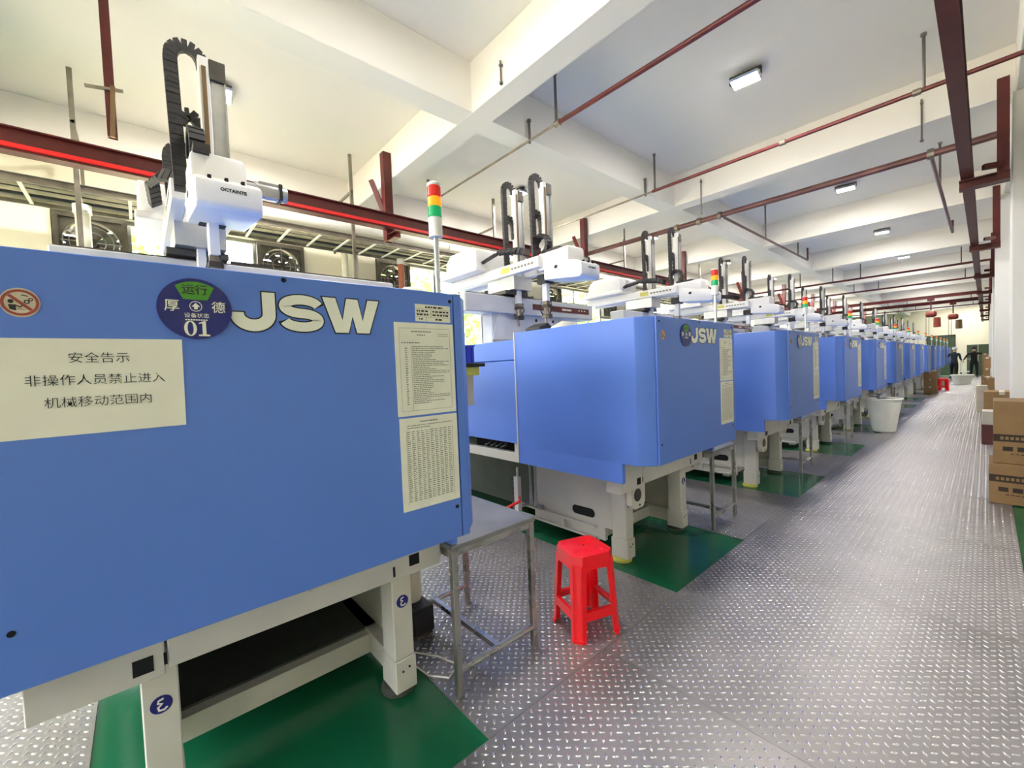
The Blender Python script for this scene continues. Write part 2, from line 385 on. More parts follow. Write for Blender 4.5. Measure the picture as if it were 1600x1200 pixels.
# ground and trees outside the windows
lawn = MB().box(-60, 40, -60, 90, -0.6, -0.5).build('ground_outside', M_lawn); tag(lawn, kind=S)
def tree(x, y, h, rad, lab):
    t = empty('tree', (x, y, -0.5), lab, 'tree', 'trees outside the windows')
    MB().tube([(0, 0, 0), (0.1, 0.05, h * 0.35), (0.05, 0, h * 0.7)], 0.16, 8, r2=0.07).build('trunk', M_bark, t)
    m = MB(); rnd = random.Random(int(x * 10 + y * 7))
    for _ in range(1500):
        d = Vector((rnd.gauss(0, 1), rnd.gauss(0, 1), rnd.gauss(0, 1))).normalized() * (rnd.random() ** 0.4)
        p = Vector((d.x * rad, d.y * rad, h * 0.55 + d.z * h * 0.5)); s = rnd.uniform(0.12, 0.26)
        a = Vector((rnd.gauss(0, 1), rnd.gauss(0, 1), rnd.gauss(0, 1))).normalized() * s; b = a.orthogonal().normalized() * s * 0.6
        m.add([p - a, p + b, p + a, p - b], [(0, 1, 2, 3)])
    m.build('foliage', M_leaf, t, smooth=0)
for k in range(9):
    tree(-14 - (k % 2) * 2.5, -5 + 5.6 * k, 5.5 + (k % 3) * 0.8, 2.4, '%s leafy green tree outside, counted along the window wall' % ['first', 'second', 'third', 'fourth', 'fifth', 'sixth', 'seventh', 'eighth', 'ninth'][k])

# ------------------------------------------------------------------ floodlights on the ceiling
lamp0 = None
def make_lamp():
    r = empty('floodlight', (0, 0, 0))
    MB().box(-0.14, 0.14, -0.10, 0.10, -0.075, -0.04).build('lamp_body', M_alu, r, bevel=0.012)
    MB().box(-0.155, -0.145, -0.02, 0.02, -0.06, 0.0).box(0.145, 0.155, -0.02, 0.02, -0.06, 0.0).box(-0.155, 0.155, -0.02, 0.02, 0.0, 0.012).build('bracket', M_darkmetal, r)
    MB().box(-0.125, 0.125, -0.085, 0.085, -0.08, -0.0755).build('lamp_lens', M_lens, r)
    f = MB()
    for k in range(7): f.box(-0.12 + k * 0.04, -0.115 + k * 0.04, -0.09, 0.09, -0.04, -0.02)
    f.build('cooling_fins', M_darkmetal, r); return r
lamps = [(-1.72, 5.05, 0), (-1.68, 9.7, 0), (-1.70, 13.85, 0), (-1.85, 1.35, 0), (-5.35, 5.05, 1), (-5.35, 13.7, 1), (-5.35, 9.4, 1), (-5.35, 0.8, 1)]
lamps += [(-1.7, y, 0) for y in (18.0, 22.2, 26.3, 30.5, 34.6, 38.2, -3.3)] + [(-0.6, 38.6, 0)] + [(-5.35, y, 1) for y in (18.0, 22.2, 26.3, 30.5, 34.6, -3.3)]  # the lone lamp off the aisle row is added to brighten the far wall
lamps += [(1.7, y, 2) for y in (9.4, 18, 26.3, 34.6)]  # unseen row, added to even out the light from the column side
order = ['first', 'second', 'third', 'fourth', 'fifth', 'sixth', 'seventh', 'eighth', 'ninth', 'tenth', 'eleventh', 'twelfth', 'thirteenth', 'fourteenth', 'fifteenth']
rows = {0: 'over the aisle', 1: 'over the window side', 2: 'added unseen behind the white columns'}
for rowi in (0, 1, 2):
    for q, (x, y, rr) in enumerate(sorted([l for l in lamps if l[2] == rowi], key=lambda l: l[1])):
        if lamp0 is None: lamp0 = make_lamp(); l = lamp0
        else: l = copy_tree(lamp0)
        l.location = (x, y, 4.486); l.rotation_euler = (0, 0, random.uniform(-0.15, 0.15))
        tag(l, '%s lit square floodlight of the row %s, counted towards the far wall' % (order[q], rows[rowi]), 'lamp', 'ceiling floodlights')
        ld = bpy.data.lights.new('floodlight_light', 'AREA'); ld.shape = 'RECTANGLE'; ld.size = 0.25; ld.size_y = 0.17; ld.energy = LAMP_W * (0.66, 1.9, 1.0)[rowi]; ld.color = (1.0, 0.96, 0.91)
        lo = bpy.data.objects.new('floodlight_light', ld); COL.objects.link(lo); lo.parent = l; lo.location = (0, 0, -0.085)
# window portals (sampling aid for the sky, they give no light of their own)
for (a, b) in bays:
    pd = bpy.data.lights.new('window_portal', 'AREA'); pd.shape = 'RECTANGLE'; pd.size = b - a; pd.size_y = HEAD - SILL; pd.cycles.is_portal = True
    po = bpy.data.objects.new('window_portal', pd); COL.objects.link(po); po.location = (XW - 0.22, (a + b) / 2, (SILL + HEAD) / 2)
    po.rotation_euler = Matrix(((0, 0, -1), (1, 0, 0), (0, -1, 0))).to_euler()
for (a, b) in bwin:
    pd = bpy.data.lights.new('window_portal', 'AREA'); pd.shape = 'RECTANGLE'; pd.size = b - a; pd.size_y = BH - BS; pd.cycles.is_portal = True
    po = bpy.data.objects.new('window_portal', pd); COL.objects.link(po); po.location = ((a + b) / 2, Y0R - 0.22, (BS + BH) / 2)
    po.rotation_euler = (-PI / 2, 0, PI)

# ------------------------------------------------------------------ crane runways and hangers
lr = empty('crane_runway', (-5.2, 18, 3.32), 'red brown runway beam with bright red conductor rail along the window side', 'crane beam', 'crane runway beams')
pl = Part(lr, (-5.2, 18, 3.32))
pl(MB().chan((-5.2, -4.5, 3.41), (-5.2, 38, 3.41), 0.10, 0.18, 0.012), 'i_beam', M_rust)
pl(MB().box(-5.15, -5.12, -4.5, 38, 3.32, 3.355), 'conductor_rail', M_redbar)
pl(MB().box(-5.26, -5.14, -4.5, 38, 3.30, 3.32), 'bottom_flange', M_rust)
for k in range(9):
    y = 2.6 + 4.13 * k
    if y > 38: continue
    pl(MB().chan((-5.27, y - 0.02, 3.16), (-5.27, y - 0.02, 4.32), 0.11, 0.10, 0.012, up=(1, 0, 0), kind='C'), 'hanger', M_rust)
    pl(MB().chan((-5.25, y - 0.02, 3.2), (-5.02, y - 0.02, 3.2), 0.08, 0.08, 0.01, kind='C'), 'hanger_arm', M_rust)
    pl(MB().beam((-5.30, y - 0.04, 3.5), (-5.42, y - 0.16, 3.98), 0.07, 0.06), 'brace', M_rust)
rr_ = empty('crane_runway', (-0.135, 18, 3.2), 'dark red runway beam on brackets along the white columns', 'crane beam', 'crane runway beams')
pr_ = Part(rr_, (-0.135, 18, 3.2))
pr_(MB().chan((-0.135, -4.5, 3.34), (-0.135, 39, 3.34), 0.085, 0.26, 0.012), 'i_beam', M_rust)
for k in range(8):
    y = 6.63 + 4.13 * k
    pr_(MB().chan((0.115, y, 3.13), (0.115, y, 4.12), 0.09, 0.085, 0.012, up=(1, 0, 0), kind='C'), 'hanger', M_rust)
    pr_(MB().chan((-0.19, y, 3.155), (0.16, y, 3.155), 0.14, 0.09, 0.012, kind='I'), 'hanger_arm', M_rust)
    pr_(MB().beam((-0.02, y - 0.1, 3.27), (0.1, y - 0.05, 3.27), 0.05, 0.05), 'stiffener', M_rust)
# bridge crane far down the aisle, with two chain hoists
br = empty('bridge_crane', (-2.6, 25, 3.5), 'red double girder crane bridge spanning between both runways far down the aisle', 'crane')
pb = Part(br, (-2.6, 25, 3.5))
for y in (23.6, 26.6):
    pb(MB().chan((-5.2, y, 3.62), (-0.13, y, 3.62), 0.10, 0.12, 0.012), 'girder', M_pipe if y < 25 else M_rust)
for x in (-5.2, -0.135): pb(MB().box(x - 0.06, x + 0.06, 23.36, 27.28, 3.503, 3.56), 'end_carriage', M_rust)
def hoist(x, y, lab):
    h = empty('chain_hoist', (x, y, 3.48), lab, 'hoist', 'chain hoists on the far crane')
    p = Part(h, (x, y, 3.48))
    p(MB().box(x - 0.1, x + 0.1, y - 0.07, y + 0.07, 3.47, 3.558).tube([(x, y, 3.47), (x, y, 3.1)], 0.02, 8), 'trolley', M_rust)
    p(MB().lathe([(0.05, -0.17), (0.12, -0.13), (0.125, 0.09), (0.08, 0.16)], (x, y, 2.95), 14, 0, 'x'), 'motor_housing', M_hoist)
    p(MB().lathe([(0.09, 0.0), (0.11, 0.02), (0.10, 0.38), (0.0, 0.4)], (x + 0.17, y, 2.42), 12), 'chain_bag', M_hoist if x < -1.2 else M_brass)
    for dx in (-0.14, -0.06): p(MB().tube([(x + dx, y, 2.85), (x + dx, y, 1.9)], 0.008, 5), 'load_chain', M_darkmetal)
    p(MB().tube([(x - 0.1, y, 1.9), (x - 0.1, y, 1.82), (x - 0.06, y, 1.76), (x - 0.02, y, 1.8)], 0.014, 6), 'hook', M_darkmetal)
hoist(-1.45, 23.6, 'red chain hoist with red chain bag, the one farther from the columns')
hoist(-0.95, 26.6, 'red chain hoist with pale chain bag, the one closer to the columns')

# ------------------------------------------------------------------ sprinkler pipes
def pipe(name, pts, r, m, label, drops=(), joints=(), branches=(), group='ceiling pipes', cat='pipe'):
    c = Vector(pts[0]).lerp(Vector(pts[-1]), 0.5); o = empty(name, c, label, cat, group); p = Part(o, c)
    p(MB().tube(pts, r, 10), 'main_pipe', m)
    for (a, top) in drops:
        p(MB().tube([a, (a[0], a[1], top)], 0.015, 6), 'hanger_rod', M_rod)
        p(MB().lathe([(0.024, -0.012), (0.024, 0.012)], (a[0], a[1], top - 0.015), 8), 'anchor', M_galv)
    for a in joints:
        p(MB().lathe([(r * 1.45, -0.03), (r * 1.45, 0.03)], a, 10, 0, 'x'), 'coupling', M_galv)
    for (b, rb) in branches: p(MB().tube(b, rb, 8), 'branch_pipe', m)
    return o
zA = 3.965
pipe('sprinkler_pipe', [(-5.6, 3.42, zA), (-3.03, 3.42, zA)], 0.014, M_galv, 'thin bare sprinkler pipe crossing just beyond the first ceiling beam', drops=[((-5.6, 3.42, zA), 4.32), ((-3.405, 3.42, zA - .03), 4.2)])
pipe('sprinkler_pipe', [(-2.99, 3.42, zA), (-0.35, 3.42, zA), (2.9, 3.42, zA)], 0.024, M_pipe, 'dark red sprinkler pipe passing overhead before the aisle floodlight', drops=[((-3.0, 3.42, zA), 4.5), ((-0.4, 3.42, zA), 4.5)], joints=[(-2.98, 3.42, zA)])
pipe('sprinkler_pipe', [(-5.9, 5.85, zA), (-3.3, 5.85, zA)], 0.013, M_galv, 'thin bare sprinkler pipe ending at a rod before the second ceiling beam', drops=[((-3.405, 5.85, zA - .03), 4.2)])
pipe('sprinkler_pipe', [(-3.29, 5.85, zA), (2.9, 5.85, zA)], 0.022, M_pipe, 'dark red sprinkler pipe in front of the second ceiling beam', drops=[((-3.25, 5.85, zA), 4.5), ((-0.4, 5.85, zA), 4.5)], joints=[(-0.45, 5.85, zA), (-1.6, 5.85, zA)])
zC = 3.84
pipe('sprinkler_pipe', [(-6.0, 7.4, zC), (2.9, 7.4, zC)], 0.043, M_pipec, 'thickest red main pipe with two side branches behind the second ceiling beam',
     joints=[(-3.3, 7.4, zC), (-3.7, 7.4, zC), (-2.95, 7.4, zC), (-0.45, 7.4, zC)],
     branches=[([(-2.95, 7.4, zC), (-2.95, 12.6, zC), (-2.95, 12.6, zC + 0.3)], 0.022), ([(-0.45, 7.4, zC), (-0.45, 12.4, zC - 0.02), (-0.45, 12.4, zC + 0.22)], 0.022)],
     drops=[((-2.95, 9.6, zC), 4.5), ((-2.95, 11.8, zC), 4.2), ((-0.45, 9.0, zC), 4.5), ((-4.8, 7.4, zC), 4.5)])
for q, (y, z, r, lab) in enumerate([(17.0, 3.82, 0.03, 'red pipe crossing past the fourth ceiling beam'), (20.3, 3.8, 0.03, 'pale red pipe crossing beyond the fifth ceiling beam'), (28.6, 3.85, 0.03, 'first of two thin pipes beyond the crane bridge'), (32.5, 3.85, 0.03, 'second of two thin pipes beyond the crane bridge')]):
    pipe('sprinkler_pipe', [(-6.2, y, z), (-0.3, y, z), (2.9, y, z)], r, M_pipe, lab, drops=[((-4.2, y, z), 4.5), ((-2.6, y, z), 4.5), ((-3.3, y, z), 4.5), ((-0.45, y, z), 4.5)])
# loose rods and stubs
for (x, y, z0, z1, lab) in [(-2.95, 2.62, 4.02, 4.23, 'short grey rod stub on the first cross beam'), (-2.98, 6.77, 3.74, 4.28, 'long grey threaded rod on the second cross beam between the red pipes'), (-0.483, 6.77, 3.8, 4.27, 'grey threaded rod on the second cross beam beside the dark red runway')]:
    o = MB().tube([(x, y, z0), (x, y, z1)], 0.009, 6).lathe([(0.016, 0.0), (0.016, 0.02)], (x, y, z0), 6).box(x - 0.012, x + 0.012, y - 0.012, y + 0.0195, z1 - 0.05, z1 - 0.03).build('threaded_rod', M_rod, None, loc=(x, y, z1)); tag(o, lab, 'rod', 'loose ceiling rods')
st = empty('ceiling_stub', (-4.6, -0.06, 4.5), 'red brown steel channel stub with crossed bars hanging from the ceiling', 'bracket'); ps = Part(st, (-4.6, -0.06, 4.5))
ps(MB().chan((-4.6, -0.06, 3.36), (-4.6, -0.06, 4.5), 0.06, 0.05, 0.008, up=(1, 0, 0), kind='C'), 'channel', M_rust)
ps(MB().beam((-4.57, -0.2, 3.70), (-4.57, 0.02, 3.74), 0.02, 0.02), 'cross_bar', M_galv)
ps(MB().beam((-4.56, -0.06, 3.35), (-4.56, -0.04, 3.75), 0.03, 0.02), 'angle_piece', M_brass)

# ------------------------------------------------------------------ cable ladder, duct, pipes on the window side
cl = empty('cable_ladder', (-6.3, 16, 3.3), 'grey cable ladder carrying beige cables along the window wall', 'cable tray'); pc = Part(cl, (-6.3, 16, 3.3))
pc(MB().chan((-5.95, -4.8, 3.36), (-5.95, 38, 3.36), 0.03, 0.07, 0.006, kind='C'), 'side_rail', M_galv)
pc(MB().chan((-6.65, 38, 3.36), (-6.65, -4.8, 3.36), 0.03, 0.07, 0.006, kind='C'), 'side_rail', M_galv)
rg = None
for k in range(110):
    y = -4.6 + 0.385 * k
    if rg is None: rg = pc(MB().box(-6.64, -5.96, y - 0.014, y + 0.014, 3.33, 3.345), 'rung', M_duct)
    else:
        o = rg.copy(); COL.objects.link(o); o.parent = cl; o.location = (0, 0.385 * k, 0)
rnd = random.Random(3)
for k in range(9):
    x = -6.6 + 0.07 * k; pts = [(x + rnd.uniform(-.02, .02), -4.8 + 2.2 * j, 3.345 + 0.03 + rnd.uniform(0, 0.02)) for j in range(20)]
    pc(MB().tube(pts, rnd.uniform(0.016, 0.028), 6), 'cable', [M_cable, M_galv, M_black][k % 3] if k % 4 else M_cable)
def tray_hanger(y, lab):
    o = empty('tray_hanger', (-6.0, y, 4.5), lab, 'hanger', 'angle iron hangers of the cable ladder'); p = Part(o, (-6.0, y, 4.5))
    p(MB().box(-5.932, -5.90, y - 0.02, y + 0.02, 2.2, 4.5), 'upright', M_galv)
    p(MB().box(-6.70, -6.668, y - 0.015, y + 0.015, 3.3, 4.0), 'upright', M_galv)
    p(MB().box(-6.69, -5.9, y - 0.014, y + 0.014, 3.97, 4.0), 'cross_bar', M_galv)
tray_hanger(-0.36, 'pale steel hanger of the cable ladder over the first machine')
tray_hanger(2.36, 'pale steel hanger of the cable ladder beside the cream pipes')
tray_hanger(4.95, 'pale steel hanger of the cable ladder behind the second robot')
tray_hanger(9.1, 'pale steel hanger of the cable ladder behind the third robot')
tray_hanger(13.2, 'pale steel hanger of the cable ladder behind the fifth robot')
du = empty('air_duct', (-6.35, 16, 3.7), 'round white air duct running along the window wall over the cable ladder', 'duct'); pd_ = Part(du, (-6.35, 16, 3.7))
pd_(MB().tube([(-6.35, 0.2, 3.62), (-6.35, 38.5, 3.62)], 0.12, 16), 'duct_pipe', M_duct)
for k in range(12): pd_(MB().lathe([(0.13, -0.02), (0.13, 0.02)], (-6.35, 1.0 + 3.2 * k, 3.62), 16, 0, 'y'), 'collar', M_duct)
def vpipe(name, x, y, r, z0, z1, m, lab, g=None):
    o = empty(name, (x, y, z0), lab, 'pipe', g); p = Part(o, (x, y, z0))
    p(MB().tube([(x, y, z0), (x, y, z1)], r, 12), 'main_pipe', m)
    p(MB().lathe([(r * 1.25, 0), (r * 1.25, 0.09)], (x, y, z1 - 0.09), 12), 'coupling', M_duct)
    for z in (1.4, 2.4): p(MB().box(XW, x, y - 0.012, y + 0.012, z, z + 0.02), 'pipe_clip', M_galv)
vpipe('wall_pipe', -6.72, 2.52, 0.05, 0, 3.5, M_pvc, 'cream vertical pipe on the first pier, the one next to the fan', 'pipes on the first pier')
vpipe('wall_pipe', -6.72, 2.68, 0.05, 0, 3.5, M_pvc, 'cream vertical pipe on the first pier, the one farther from the fan', 'pipes on the first pier')
vpipe('wall_pipe', -6.60, 3.42, 0.05, 0, 3.35, M_orangepipe, 'orange red vertical pipe in front of an exhaust fan')
vpipe('wall_pipe', -6.30, -0.36, 0.06, 0, 3.30, M_pvc, 'cream vertical pipe crossing the exhaust fan over the first machine')
# ------------------------------------------------------------------ moulding machines
FX = -1.29
ORG = (-2.4, 0.33, 0.0)
ordn = ['first', 'second', 'third', 'fourth', 'fifth', 'sixth', 'seventh', 'eighth', 'ninth', 'tenth', 'eleventh', 'twelfth', 'thirteenth', 'fourteenth']
def disc(c, ry, rz, x0, x1, n=32, mi=0, mb=None):
    mb = mb or MB(); return mb.prism([(c[0] + ry * math.cos(2 * PI * j / n), c[1] + rz * math.sin(2 * PI * j / n)) for j in range(n)], 'x', x0, x1, mi)
def ring(c, r0, r1, x0, x1, n=32, mb=None):
    mb = mb or MB(); vs = []
    for j in range(n):
        a = 2 * PI * j / n
        for (r, x) in ((r0, x0), (r1, x0), (r1, x1), (r0, x1)): vs.append((x, c[0] + r * math.cos(a), c[1] + r * math.sin(a)))
    fs = []
    for j in range(n):
        k = (j + 1) % n
        for q in range(4): fs.append((4 * j + q, 4 * k + q, 4 * k + (q + 1) % 4, 4 * j + (q + 1) % 4))
    return mb.add(vs, fs)
def stroke(pts, w, x0, x1, mb, closed=False):
    # thick flat polyline in the (y,z) plane
    n = len(pts); L, Rr = [], []
    for i in range(n):
        a = Vector(pts[max(i - 1, 0)]); b = Vector(pts[min(i + 1, n - 1)]); d = (b - a).normalized(); q = Vector((-d.y, d.x)) * w / 2
        L.append(Vector(pts[i]) + q); Rr.append(Vector(pts[i]) - q)
    for i in range(n - 1):
        mb.prism([tuple(Rr[i]), tuple(Rr[i + 1]), tuple(L[i + 1]), tuple(L[i])], 'x', x0, x1)
    return mb
def logo_letters(y0, y1, z0, z1, x0, x1, grow=0.0):
    # three wide heavy letters as separate outlines
    h = z1 - z0; out = []; W = y1 - y0
    t = 0.30 * h + 2 * grow
    def E(cx, cy, rx, ry, a0, a1, n=12): return [(cx + rx * math.cos(math.radians(a0 + (a1 - a0) * i / n)), cy + ry * math.sin(math.radians(a0 + (a1 - a0) * i / n))) for i in range(n + 1)]
    tw = 0.155 * W * 0.68
    # J
    jl, jr = y0, y0 + 0.262 * W; sw = 0.30 * h
    rj = (jr - jl - sw) / 2
    pj = [(jr - sw / 2, z1 + grow), (jr - sw / 2, z0 + 0.42 * h)] + E(jl + sw / 2 + rj, z0 + 0.42 * h, rj, 0.42 * h - sw * 0.42, 0, -180, 14)
    pj += [(jl + sw / 2, z0 + 0.45 * h + grow)]
    out.append((pj, sw + 2 * grow))
    # S
    sl, sr = y0 + 0.285 * W, y0 + 0.575 * W; q = 0.255 * h; cy = (sl + sr) / 2; rx = (sr - sl) / 2 - q / 2
    ry = (h - q) / 4
    ps_ = E(cy, z1 - q / 2 - ry, rx, ry, 12 - (8 if grow else 0), 180, 14)[:-1] + E(cy, z1 - q / 2 - ry, rx, ry, 180, 262, 8) + E(cy, z0 + q / 2 + ry, rx, ry, 82, 0, 8)[:-1] + E(cy, z0 + q / 2 + ry, rx, ry, 0, -170 - (8 if grow else 0), 14)
    out.append((ps_, q + 2 * grow))
    res = []
    for (p, w) in out: res.append(stroke(p, w, x0, x1, MB()))
    # W
    wl_, wr_ = y0 + 0.572 * W, y1; ww = wr_ - wl_; g = grow
    th = 0.235 * ww
    o = [(0, 1), (0.20, 0), (0.425, 0), (0.505, 0.50), (0.575, 0), (0.80, 0), (1.0, 1), (0.79, 1), (0.685, 0.36), (0.605, 1), (0.405, 1), (0.325, 0.36), (0.215, 1)]
    o = [Vector((wl_ + a * ww, z0 + b * h)) for (a, b) in o]; n = len(o); q = []
    for i in range(n):
        d0 = (o[i] - o[i - 1]).normalized(); d1 = (o[(i + 1) % n] - o[i]).normalized()
        n0 = Vector((d0.y, -d0.x)); n1 = Vector((d1.y, -d1.x)); mt = (n0 + n1).normalized()
        q.append(o[i] + mt * (g / max(0.45, mt.dot(n0))))
    m = MB(); m.prism([tuple(v) for v in q], 'x', x0, x1)
    res.append(m); return res
def printed_sheet(p, name, par, y0, y1, z0, z1, xs, rows, lines, ink, seed, label=None, m=None, skew=0.0):
    s = p(MB().prism([(y0, z0), (y1, z0 + skew), (y1, z1 + skew * 0), (y0, z1)], 'x', xs, xs + 0.0012), name, m or M_lamin, par, smooth=0)
    if label: s['label'] = label
    r2 = random.Random(seed); k = MB()
    for (zc, th, a, b, seg) in rows:
        z = z0 + (z1 - z0) * zc; w = y1 - y0; yy = y0 + a * w
        while yy < y0 + b * w:
            l = r2.uniform(0.4, 1.4) * seg
            k.box(xs + 0.0012, xs + 0.0018, yy, min(yy + l, y0 + b * w), z, z + th); yy += l + seg * r2.uniform(0.25, 0.5)
    for (za, zb, a, b) in lines:
        k.box(xs + 0.0012, xs + 0.0017, y0 + (y1 - y0) * a, y0 + (y1 - y0) * b, z0 + (z1 - z0) * za, z0 + (z1 - z0) * zb)
    q = p(k, 'printed_text', ink, s, smooth=0); q['kind'] = 'stuff'; return s

def make_machine(first):
    root = empty('moulding_machine', ORG); p = Part(root, ORG)
    # front cover with chamfered corners
    foot = [(FX - 0.012, -0.245), (FX - 0.012, 0.915), (FX - 0.08, 0.985), (-2.44, 0.985), (-2.44, -0.33), (FX - 0.09, -0.33)]
    fc = p(MB().prism(foot, 'z', 0.79, 1.685), 'front_cover', M_blue, bevel=0.004)
    p(MB().box(-2.44, -1.49, -0.33, -0.30, 0.665, 0.795), 'side_skirt', M_blue); p(MB().box(-2.44, -1.49, 0.955, 0.985, 0.674, 0.795), 'side_skirt', M_blue)
    fp = p(MB().box(FX - 0.012, FX, -0.236, 0.879, 0.79, 1.684), 'front_panel', M_blue, bevel=0.002)
    p(MB().box(FX - 0.012, FX - 0.001, 0.883, 0.914, 0.79, 1.684), 'corner_strip', M_blue)
    p(MB().box(-1.36, -1.31, 0.10, 0.87, 1.685, 1.6885), 'top_guard', M_white)
    sc = MB()
    for (y, z) in ((-0.206, 0.912), (0.866, 1.655), (0.861, 0.906), (0.324, 1.672), (-0.206, 1.655)): disc((y, z), 0.0065, 0.0065, FX, FX + 0.002, 10, mb=sc)
    p(sc, 'panel_screws', M_hole, fp)
    # logo, dial, notices on the front panel
    X = FX
    for q, m in enumerate(logo_letters(0.194, 0.595, 1.531, 1.634, X, X + 0.0012, 0.0035)): p(m, 'logo_outline', M_ink, fp, smooth=0)
    for q, m in enumerate(logo_letters(0.194, 0.595, 1.531, 1.634, X + 0.0012, X + 0.0022, 0.0)): p(m, 'logo_letter', M_logo, fp, smooth=0)
    dc = (0.124, 1.579)
    d = p(disc(dc, 0.074, 0.074, X, X + 0.006, 40), 'status_dial', M_dial); d['label'] = 'round glossy blue status dial with white characters'
    xs = X + 0.006
    g = MB()
    pts = [(dc[0] + 0.066 * math.sin(a), dc[1] + 0.066 * math.cos(a)) for a in [(-0.62 + 1.24 * i / 10) for i in range(11)]]
    g.prism([(dc[0] + 0.024, dc[1] + 0.022), *reversed(pts), (dc[0] - 0.024, dc[1] + 0.022)], 'x', xs, xs + 0.001)
    p(g, 'green_sector', M_dialgreen, d, smooth=0)
    p(text_mb('运行', 0.026, (xs + 0.0012, dc[0], dc[1] + 0.045), bold=0.0003, thick=0.0002), 'lettering', M_ink, d, smooth=0)
    p(text_mb('厚', 0.030, (xs + 0.0006, dc[0] - 0.046, dc[1] + 0.004), bold=0.0002, thick=0.0003), 'lettering', M_logo, d, smooth=0)
    p(text_mb('德', 0.030, (xs + 0.0006, dc[0] + 0.046, dc[1] + 0.004), bold=0.0001, thick=0.0003), 'lettering', M_logo, d, smooth=0)
    p(text_mb('设备状态', 0.0125, (xs + 0.0006, dc[0] + 0.001, dc[1] - 0.017), bold=0.0, thick=0.0003), 'lettering', M_logo, d, smooth=0)
    a = ring((dc[0], dc[1] + 0.006), 0.0112, 0.0125, xs, xs + 0.0008, 24)
    a.prism([(dc[0] - 0.0035, dc[1] - 0.001), (dc[0] + 0.0035, dc[1] - 0.001), (dc[0] + 0.0035, dc[1] + 0.006), (dc[0] - 0.0035, dc[1] + 0.006)], 'x', xs, xs + 0.0008)
    a.prism([(dc[0] - 0.0085, dc[1] + 0.005), (dc[0] + 0.0085, dc[1] + 0.005), (dc[0], dc[1] + 0.0145)], 'x', xs, xs + 0.0008)
    p(a, 'arrow_mark', M_logo, d, smooth=0)
    if first:
        nm = MB(); N = 28; vs = []; c0 = (dc[0] - 0.013, dc[1] - 0.048)
        for (ry, rz, x) in ((0.0125, 0.0185, xs + 0.0008), (0.0058, 0.0160, xs + 0.0008)): vs += [(x, c0[0] + ry * math.cos(2 * PI * j / N), c0[1] + rz * math.sin(2 * PI * j / N)) for j in range(N)]
        nm.add(vs, [(j, (j + 1) % N, N + (j + 1) % N, N + j) for j in range(N)])
        q1 = dc[0] + 0.014; zb = dc[1] - 0.0665
        nm.prism([(q1 - 0.0115, zb), (q1 + 0.0115, zb), (q1 + 0.0115, zb + 0.0035), (q1 + 0.004, zb + 0.0045), (q1 + 0.004, zb + 0.037), (q1 + 0.001, zb + 0.037), (q1 - 0.0105, zb + 0.0325), (q1 - 0.0105, zb + 0.030), (q1 - 0.0035, zb + 0.0315), (q1 - 0.0035, zb + 0.0045), (q1 - 0.0115, zb + 0.0035)], 'x', xs, xs + 0.0008)
        p(nm, 'lettering', M_logo, d, smooth=0)
        k = MB(); rq = random.Random(5)
        for i in range(9): k.box(xs, xs + 0.0006, dc[0] - 0.022 + i * 0.005, dc[0] - 0.022 + i * 0.005 + 0.0036, dc[1] - 0.0285, dc[1] - 0.0255)
        p(k, 'small_print', M_logo, d, smooth=0)
    # prohibition sign
    sg = (-0.160, 1.5735)
    s = p(disc(sg, 0.0275, 0.0295, X, X + 0.001), 'prohibition_sign', M_signcream, smooth=0)
    p(ring(sg, 0.0215, 0.0262, X + 0.001, X + 0.0018), 'red_ring', M_signred, s, smooth=0)
    p(MB().prism([(sg[0] - 0.0168, sg[1] + 0.0128), (sg[0] - 0.0128, sg[1] + 0.0165), (sg[0] + 0.0168, sg[1] - 0.0128), (sg[0] + 0.0128, sg[1] - 0.0165)][::-1], 'x', X + 0.001, X + 0.0016), 'red_bar', M_signred, s, smooth=0)
    k = disc((sg[0] - 0.0125, sg[1] + 0.002), 0.004, 0.004, X + 0.001, X + 0.0015, 14)
    k.prism([(sg[0] - 0.016, sg[1] - 0.004), (sg[0] - 0.0145, sg[1] - 0.0135), (sg[0] - 0.006, sg[1] - 0.0165), (sg[0] - 0.006, sg[1] - 0.0045)], 'x', X + 0.001, X + 0.0015)
    stroke([(sg[0] - 0.008, sg[1] - 0.005), (sg[0] + 0.0, sg[1] - 0.009), (sg[0] + 0.0035, sg[1] - 0.004)], 0.0025, X + 0.001, X + 0.0015, k)
    ring((sg[0] + 0.009, sg[1] + 0.002), 0.0024, 0.0042, X + 0.001, X + 0.0015, 16, mb=k); ring((sg[0] + 0.0145, sg[1] + 0.007), 0.0018, 0.0034, X + 0.001, X + 0.0015, 16, mb=k)
    stroke([(sg[0] + 0.002, sg[1] + 0.0155), (sg[0] + 0.0115, sg[1] + 0.0135)], 0.0018, X + 0.001, X + 0.0015, k)
    stroke([(sg[0] - 0.004, sg[1] - 0.013), (sg[0] + 0.006, sg[1] - 0.0135)], 0.0008, X + 0.001, X + 0.0015, k)
    p(k, 'pictogram', M_ink, s, smooth=0)
    # small table label and two laminated sheets
    rows = [(0.80, 0.006, 0.28, 0.78, 0.011), (0.56, 0.0055, 0.04, 0.36, 0.009), (0.56, 0.0055, 0.48, 0.96, 0.010), (0.36, 0.0055, 0.04, 0.36, 0.009), (0.36, 0.0055, 0.48, 0.96, 0.010), (0.10, 0.0055, 0.10, 0.22, 0.009), (0.10, 0.0055, 0.56, 0.76, 0.010)]
    lines = [(0.72, 0.728, 0, 1), (0.49, 0.498, 0, 1), (0.27, 0.278, 0, 1), (0, 0.27, 0.295, 0.3), (0.27, 0.72, 0.43, 0.435)]
    printed_sheet(p, 'data_label', None, 0.725, 0.865, 1.578, 1.637, X, rows, lines, M_ink, 4, 'small white label printed with a black table')
